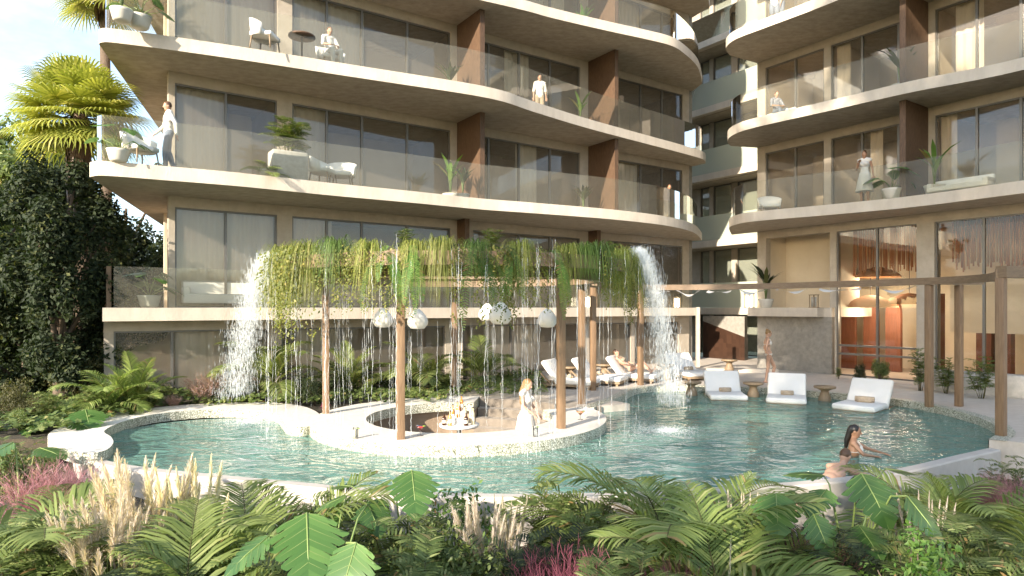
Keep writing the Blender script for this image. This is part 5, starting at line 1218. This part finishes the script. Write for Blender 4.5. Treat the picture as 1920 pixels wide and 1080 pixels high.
fl_ = MB(); random.seed(3); leaf_cloud(fl_, (0,0,.14), (.13,.13,.12), 90, .07); o = fl_.build('flowering_plant', L_purple, None, (G(600,776,.08)[0], G(600,776,.08)[1]+.4, .08)); tag(o, 'small purple flower clump beside the left rear post', 'flower')
def rear_ok(x, y):
    f = 15.9+.68*(x+9.2)+1.7
    if x < -8.6: return y > 12.4 and y < 22
    if x < -4.6: return 16.15 < y < f
    return (y > 17.9+.1*x) and y < min(f, 19.2+2.6*(x+1.7)) if x > -1.7 else (y > 16.4 and y < f)
iv = MB(); random.seed(8); ivy_patch(iv, -16, -8.6, 12.6, 20, 9000, .12, .25, .08, rear_ok); ivy_patch(iv, -8.6, 1, 15.8, 24, 12000, .10, .25, .08, rear_ok)
tag(iv.build('undergrowth', L_bamboo), 'low dark green undergrowth covering the bed behind the small pool and the bar', 'undergrowth', kind='stuff')
# lobby planting
G3 = 'shrubs along the lobby'
for nm, ps, lb_, cat, px, top, Y, wd_ in (('leafy_bush', GREENS[0],'green bush in front of the left lobby glass','bush',1650,672,20.6,.75),('leafy_bush', GREENS[1],'darker bush left of the lobby bush','bush',1612,680,21.0,.6),
   ('feathery_shrub', BAM[0],'ferny shrub in front of the lobby column','shrub',1725,652,19.2,.7),('feathery_shrub', BAM[1],'ferny shrub between the two rear pergola posts','shrub',1775,668,18.6,.8),
   ('feathery_shrub', BAM[2],'ferny shrub left of the nearest pergola post','shrub',1840,668,17.6,.9),('feathery_shrub', BAM[0],'small shrub at the foot of the grey wall','shrub',1572,688,22.4,.8)):
    plant(nm, ps, lb_, cat, px, top, Y, G3, DZ, wd_)
pb = MB(); pb.rbox((0,0,.3), (2.6,.6,.6), .02); o = pb.build('planter_box', M_stone, None, (G(1880,745,DZ)[0], G(1880,745,DZ)[1]+.6, DZ), -.97); tag(o, 'low stone bench block at the right by the lobby', 'bench')
# ------------------------------------------------------------------ greenery hanging from the pergola ring
def tuft(seed, mats, n=250, L=1.3, w=.0095):
    random.seed(seed); m = MB()
    for i in range(n):
        a = random.gauss(0, 1.05); out = U(.05,.62); L_ = L*U(.2,1.05)*(1-.25*abs(a)/2); b = V((U(-.12,.12),U(-.15,.15),U(-.05,.08))); h = V((math.cos(a), math.sin(a), 0)); pts = []
        for k in range(7):
            t = k/6; pts.append(b+h*out*(t**.6)+V((0,0, .30*math.sin(PI*min(1,t*1.25))*(.4+out)-L_*max(0,t-.22)**1.4*1.25)))
        m.strip(pts, [w*.6,w,w,w*.85,w*.7,w*.5,.001], V((-h.y,h.x,0)), 0)
    return [('blades', m.mesh('blades', mats))]
def hang_fern(seed, n=9, L=1.0):
    random.seed(seed); m = MB()
    for i in range(n):
        a = random.gauss(0,1.0); frond(m, (U(-.1,.2),U(-.32,.32),U(-.05,.1)), a, L*U(.35,1.2), U(.0,.6), -1.56, 40, .085, .0105, 0, 1, .08, .12, .004, .15, .33)
    return [('fronds', m.mesh('fronds', [L_fern, L_olive]))]
def hang_ivy(seed, n=26, L=.8):
    random.seed(seed); m = MB()
    for i in range(n):
        y = U(-.55,.55); x = U(.1,.36); l = L*U(.2,1.25); z = U(.0,.12); k = int(l/.022)
        for j in range(k):
            q = V((x+U(-.05,.05), y+U(-.05,.05)+.05*math.sin(j*.3), z-l*j/k)); nrm = V((U(.3,1),U(-.6,.6),U(-.1,.7))).normalized(); a = nrm.orthogonal().normalized(); a = a*math.cos(j)+nrm.cross(a)*math.sin(j); b = nrm.cross(a); s = U(.03,.055)
            m.add([q-a*s*.5,q+b*s*.36,q+a*s*.6,q-b*s*.36], [(0,1,2,3)], 0)
    return [('leaves', m.mesh('leaves', [L_ivy]))]
TY = [tuft(s, [L_ygrass]) for s in (81,82)]; TG = [tuft(83, [L_ggrass], 240, .85)]; HF = [hang_fern(84), hang_fern(85, 8, 1.25)]; HI = [hang_ivy(86, 26, 1.0), hang_ivy(87, 28, 1.2)]
HG = 'greenery hanging from the pergola'
HANG = [ # kind, meshes, degrees round the ring (-90 is towards the pool front), scale, label
 ('trailing_grass', TY[0], 188, 1.25, 'yellow grass tuft at the left end of the planter under the water curtain'),
 ('trailing_grass', TY[1], 206, 1.15, 'yellow grass tuft next to the left water curtain'),
 ('trailing_ivy', HI[0], 214, 1.25, 'yellow green ivy above the left rear timber post'),
 ('trailing_ivy', HI[1], 196, 1.1, 'ivy curtain just inside the left water curtain'),
 ('trailing_grass', TY[0], 226, 1.05, 'long pale grass tuft above the left rear timber post'),
 ('trailing_ivy', HI[0], 222, 1.5, 'low hanging ivy and tuft below the pale grass'),
 ('trailing_grass', TG[0], 239, 1.0, 'green grass tuft over the left pear shaped lantern'),
 ('trailing_ivy', HI[0], 244, 1.0, 'ivy left of the front timber post'),
 ('trailing_ivy', HI[1], 256, .85, 'ivy hiding the planter rim right above the front timber post'),
 ('hanging_fern', HF[1], 253, 1.0, 'bright fern hanging left of the front timber post'),
 ('hanging_fern', HF[0], 261, 1.25, 'long fern hanging right of the front timber post'),
 ('trailing_grass', TY[1], 250, .8, 'wispy pale tuft between the two ferns by the front timber post'),
 ('trailing_grass', TY[0], 263, .75, 'pale wisps behind the long fern right of the front post'),
 ('trailing_grass', TG[0], 279, .7, 'short green wisps over the middle of the planter'),
 ('trailing_grass', TY[1], 291, .8, 'pale wisps between the two ferns right of the widest lantern'),
 ('trailing_ivy', HI[1], 299, .8, 'ivy between the middle fern and the green tufts'),
 ('trailing_grass', TG[0], 312, .8, 'loose green wisps left of the brightest green tuft'),
 ('trailing_grass', TY[0], 270, .9, 'grass tuft with blue green heart right of the long fern'),
 ('hanging_fern', HF[1], 274, 1.3, 'longest dark fern hanging before the rear centre post'),
 ('trailing_ivy', HI[1], 281, 1.0, 'dense dark ivy at the middle of the planter'),
 ('trailing_ivy', HI[0], 289, .9, 'ivy patch over the middle paper lantern'),
 ('hanging_fern', HF[0], 285, 1.05, 'light fern hanging left of the widest lantern'),
 ('hanging_fern', HF[1], 295, 1.15, 'long fern hanging right of the widest lantern'),
 ('trailing_grass', TY[1], 306, .75, 'pale tuft left of the right front post'),
 ('trailing_grass', TG[0], 318, .95, 'brightest green tuft above the right front post'),
 ('trailing_ivy', HI[0], 322, .9, 'ivy under the brightest green tuft'),
 ('trailing_grass', TY[0], 334, .95, 'yellow tuft between the right posts and the right water curtain'),
 ('trailing_grass', TY[1], 346, 1.15, 'yellow green tuft next to the right water curtain'),
 ('trailing_ivy', HI[1], 340, 1.0, 'ivy beside the right water curtain'),
 ('trailing_grass', TY[0], 2, 1.2, 'grass tuft at the right end of the planter under the water curtain'),
 ('trailing_ivy', HI[0], 173, 1.1, 'ivy on the rear left of the planter ring'),
 ('trailing_grass', TY[1], 160, .9, 'grass tuft on the rear left of the planter ring'),
 ('trailing_grass', TY[0], 20, .9, 'grass tuft on the rear right of the planter ring')]
for nm, ps, deg, s, l in HANG:
    a = R(deg); r = 3.72; kids(nm, ps, l, 'hanging plant', (PC.x+r*math.cos(a), PC.y+r*math.sin(a), 3.56), a, HG, s)
for deg, s, l in ((258,.5,'thin twiggy fern standing on top of the planter at the left'),(284,.5,'thin twiggy fern standing on top of the planter at the middle'),(352,.55,'fern sprig standing on top of the planter at the right end'),(192,.4,'small sprig on top of the planter at the left end')):
    a = R(deg); kids('fern_sprig', BAM[0], l, 'fern', (PC.x+3.4*math.cos(a), PC.y+3.4*math.sin(a), 3.5), a, HG, s)
# ------------------------------------------------------------------ balcony plants
M_pot = mat('pale_pot', (.55,.52,.46), .8, (.62,.59,.52), 5)
pt = MB(); pt.lathe([(.16,0),(.20,.04),(.25,.24),(.27,.30),(.24,.30),(.22,.26),(.02,.26)], n=20); potm = pt.mesh('pot', [M_pot])
def bird(seed, n=11, H=1.5, mats=None):
    random.seed(seed); m = MB()
    for i in range(n):
        a = i*2.4+U(-.3,.3); h = V((math.cos(a), math.sin(a), 0)); L = H*U(.6,1.0); le = U(.12,.4); p0 = V((0,0,.25)); p1 = p0+h*le*.4*L*.5+V((0,0,L*.5)); m.tube([p0,p0.lerp(p1,.5),p1], [.012,.010,.007], 5, 1)
        d = (h*U(.3,.8)+V((0,0,1))).normalized(); l = L*.5; pts = [p1, p1+d*l*.3, p1+d*l*.65+h*l*.08, p1+d*l+h*l*.25-V((0,0,l*.08))]
        sd_ = d.cross(h).normalized() if d.cross(h).length > .01 else V((0,1,0)); m.strip(pts, [.02,.13*H/1.5,.12*H/1.5,.004], sd_, 0)
    return ('foliage', m.mesh('foliage', mats or [L_monst, L_grass]))
BIRD = [bird(91), bird(92, 13, 1.5, [L_dark, L_grass]), bird(93, 12, 1.4, [L_fern, L_grass])]
def mon_pot(seed):
    random.seed(seed); m = MB()
    for i in range(9):
        a = i*2.4; r = U(.2,.5); z = U(.45,.95); b = (r*math.cos(a), r*math.sin(a), z); monstera_leaf(m, b, a, U(-.7,-.2), .36+.001*i); m.tube([(0,0,.25),(b[0]*.4,b[1]*.4,z*.8),b], [.01,.009,.006], 5, 1)
    return ('foliage', m.mesh('foliage', [L_monst, M_rib]))
MONP = mon_pot(94)
BP = 'potted plants on the balconies'
def pot(l, pos, fol, s=1, rz=0): kids('potted_plant', [('pot', potm), fol], l, 'potted plant', pos, rz, BP, s)
pot('tall plant at the left end of the upper left balcony', onL(228,1.9,3), BIRD[0], .95)
pot('broad leaved plant right of the one at the upper left balcony end', onL(262,1.7,3), MONP, 1.0)
pot('leafy plant beside the first brown fin on the upper balcony', onL(843,1.0,3), BIRD[1], .9)
pot('light green plant beside the second brown fin on the upper balcony', onL(1088,.9,3), BIRD[2], .9)
pot('plant on the topmost visible left balcony', onL(1094,1.0,4), BIRD[0], .9)
pot('monstera at the left end of the balcony with the walking man', onL(222,2.2,2), MONP, .95)
pot('tall light plant beside the first brown fin on the lower balcony', onL(845,1.15,2), BIRD[2], 1.05)
pot('dark plant right of the tall one by the first lower fin', onL(868,1.75,2), BIRD[1], .8)
pot('dark plant beside the second brown fin on the lower balcony', onL(1094,1.0,2), BIRD[1], .9)
pot('dark shrubby plant at the rounded end of the lower left balcony', onL(1296,1.0,2), BIRD[1], .5)
pot('monstera in a pot on the straight terrace at the left', onL(280,.1,1), MONP, 1.1)
pot('monstera beside the woman in the white dress', onR(1672,1.5,2), MONP, 1.15)
pot('big pot with tall pale flowered plant by the right brown fin', onR(1752,1.1,2), BIRD[2], 1.1)
pot('tall dark plant beside the brown fin on the middle right balcony', onR(1688,1.0,3), BIRD[1], 1.05)
pot('bird of paradise in a grey pot on the loggia ledge', onR(1436,.1,1)[:2]+(LV[1]+.003,), BIRD[1], 1.15, 1.0)
pot('dark plant on the rear wing balcony by the corner', (MF.pt(-1.2,-.5).x, MF.pt(-1.2,-.5).y, LV[4]+.003), BIRD[1], .8)
# big stone planter on the left balcony
x, y, z = onL(540, 1.75, 2)
t = thing('stone_planter', 'big square stone planter with a spreading plant on the left balcony', 'planter', (x,y,z), LRZ, BP)
m = MB(); m.rbox((0,0,.42), (.95,.55,.84), .04); m.build('box', M_stone, t)
for nm, me in BAM[0]: q = link('foliage', me, t, (0,0,.75), 0); q.scale = (1.6,1.3,1.0)
x, y, z = onL(500, 2.1, 2)
kids('potted_plant', [('pot', potm), ('foliage', PALMS[1][0][1])], 'low palm left of the big stone planter', 'potted plant', (x,y,z), 0, BP, .75)
# ------------------------------------------------------------------ trees
def tree(name, label, px, Y, H, W, seed, leafm, n=26000, s=.22, trunk=.25, base=None, lo=.12):
    random.seed(seed); x = at(px, Y); z0 = -1.25 if base is None else base
    t = thing(name, label, 'tree', (x, Y, z0), 0, 'trees on the left')
    tk = MB(); top = V((U(-.4,.4),U(-.4,.4),H*.8)); pts = [V((0,0,0)).lerp(top, k/6)+V((U(-.1,.1),U(-.1,.1),0)) for k in range(7)]; tk.tube(pts, [trunk*(1-.13*k) for k in range(7)], 8)
    cr_ = MB(); cl = []
    for i in range(34):
        a = U(0,2*PI); zz = H*U(lo,.97); rr = W*math.sqrt(max(.05,1-((zz/H-.55)/.55)**2))*U(.25,.95); c = V((rr*math.cos(a), rr*math.sin(a), zz)); cl.append(c)
        if i % 2 == 0:
            b = top*min(.95,(zz/H*.8)); tk.tube([b, b.lerp(c,.5)+V((0,0,.25)), c], [trunk*.3,trunk*.2,.02], 5)
    for c in cl: leaf_cloud(cr_, c, (W*U(.22,.4),W*U(.22,.4),H*U(.06,.12)), n//34, s, 0, .35)
    tk.build('trunk', M_bark, t); cr_.build('crown', leafm, t); return t
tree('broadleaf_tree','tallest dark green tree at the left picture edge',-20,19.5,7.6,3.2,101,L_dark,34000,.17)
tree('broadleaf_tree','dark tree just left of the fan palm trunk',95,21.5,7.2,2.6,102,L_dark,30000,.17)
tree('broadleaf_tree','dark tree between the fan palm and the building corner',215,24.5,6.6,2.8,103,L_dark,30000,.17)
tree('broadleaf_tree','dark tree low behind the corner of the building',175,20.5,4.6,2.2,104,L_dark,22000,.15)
tree('broadleaf_tree','dark tree closing the gap at the bottom left',45,18.0,4.8,2.0,105,L_dark,20000,.14)
tree('broadleaf_tree','dark tree hiding the trunk of the sunlit fan palm',118,16.6,7.5,1.35,109,L_dark,26000,.13,lo=.3)
for bx, by, bs, bl_ in ((-8.5,-9.5,121,'tall tree behind the viewpoint, mirrored in the upper right windows'),(-3.0,-7.5,122,'tall tree behind the viewpoint, mirrored dark in the lobby glass'),(-6.0,-3.0,124,'tall tree close behind the viewpoint, shading the right building')):
    t_ = tree('broadleaf_tree', bl_, 960, 1.0, 25.0, 5.2, bs, L_bamboo, 10500, .42, .4, -1.3, .46); t_.location = (bx, by, -1.3); t_['group'] = 'trees behind the viewpoint'
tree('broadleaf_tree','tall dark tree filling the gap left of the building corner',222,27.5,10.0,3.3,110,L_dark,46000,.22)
tree('distant_tree','pale sunlit tree far behind the building corner',288,60,10.5,4.0,106,L_olive,12000,.45,.3)
tree('distant_tree','hazy tree behind the left tree line',40,52,16,7,107,L_olive,16000,.5,.4)
tree('distant_tree','tall tree rising behind the fan palm',60,38,14.5,4.0,108,L_bamboo,16000,.35,.4)
def fan_palm(label, px, top, Y, W, nf, seed, shag=True, base=-1.25):
    random.seed(seed); x = at(px, Y); zc = CAMZ-(top-HY)*Y/F-W*.75
    t = thing('fan_palm', label, 'palm tree', (x, Y, base), 0, 'trees on the left'); zc -= base
    tk = MB(); tk.tube([(0,0,0),(.05,.03,zc*.5),(0,0,zc)], [.22,.17,.15], 9)
    for i in range(160 if shag else 60):
        a = U(0,2*PI); z = zc-U(.1,1.9 if shag else .6); tk.strip([(.14*math.cos(a),.14*math.sin(a),z+.4),(.30*math.cos(a),.30*math.sin(a),z),(.26*math.cos(a),.26*math.sin(a),z-.5)], [.10,.12,.03], V((-math.sin(a),math.cos(a),0)), 1)
    tk.build('trunk', [M_bark, M_fin], t); cr_ = MB()
    for i in range(nf):
        a = i*2.39996; e = lerp(1.45,-.75,(i/nf)**.85)+U(-.1,.1); h = V((math.cos(a),math.sin(a),0)); d = h*math.cos(e)+V((0,0,math.sin(e))); pl = W*U(.42,.6); b = V((0,0,zc)); c = b+d*pl
        cr_.tube([b, b.lerp(c,.5)+V((0,0,.05)), c], [.018,.014,.010], 4, 1)
        sd_ = V((-math.sin(a),math.cos(a),0)); nseg = 30; Lf = W*U(.46,.6); upv = sd_.cross(d)
        for k in range(nseg):
            f = lerp(-2.25, 2.25, k/(nseg-1)); dd = (d*math.cos(f)+sd_*math.sin(f)).normalized(); l = Lf*(.72+.28*math.cos(f*.6)); q = dd.cross(upv).normalized()
            cr_.strip([c, c+dd*l*.5+upv*.02, c+dd*l*.8-V((0,0,l*.08)), c+dd*l-V((0,0,l*.26))], [.012, .058, .040, .002], q, 0)
    cr_.build('crown', [L_palmY, L_olive], t)
fan_palm('big sunlit fan palm standing left of the building', 148, 128, 17.6, 1.75, 74, 111)
fan_palm('tall fan palm whose crown shows at the top left behind the balcony', 196, -85, 22.0, 1.7, 34, 112, False)
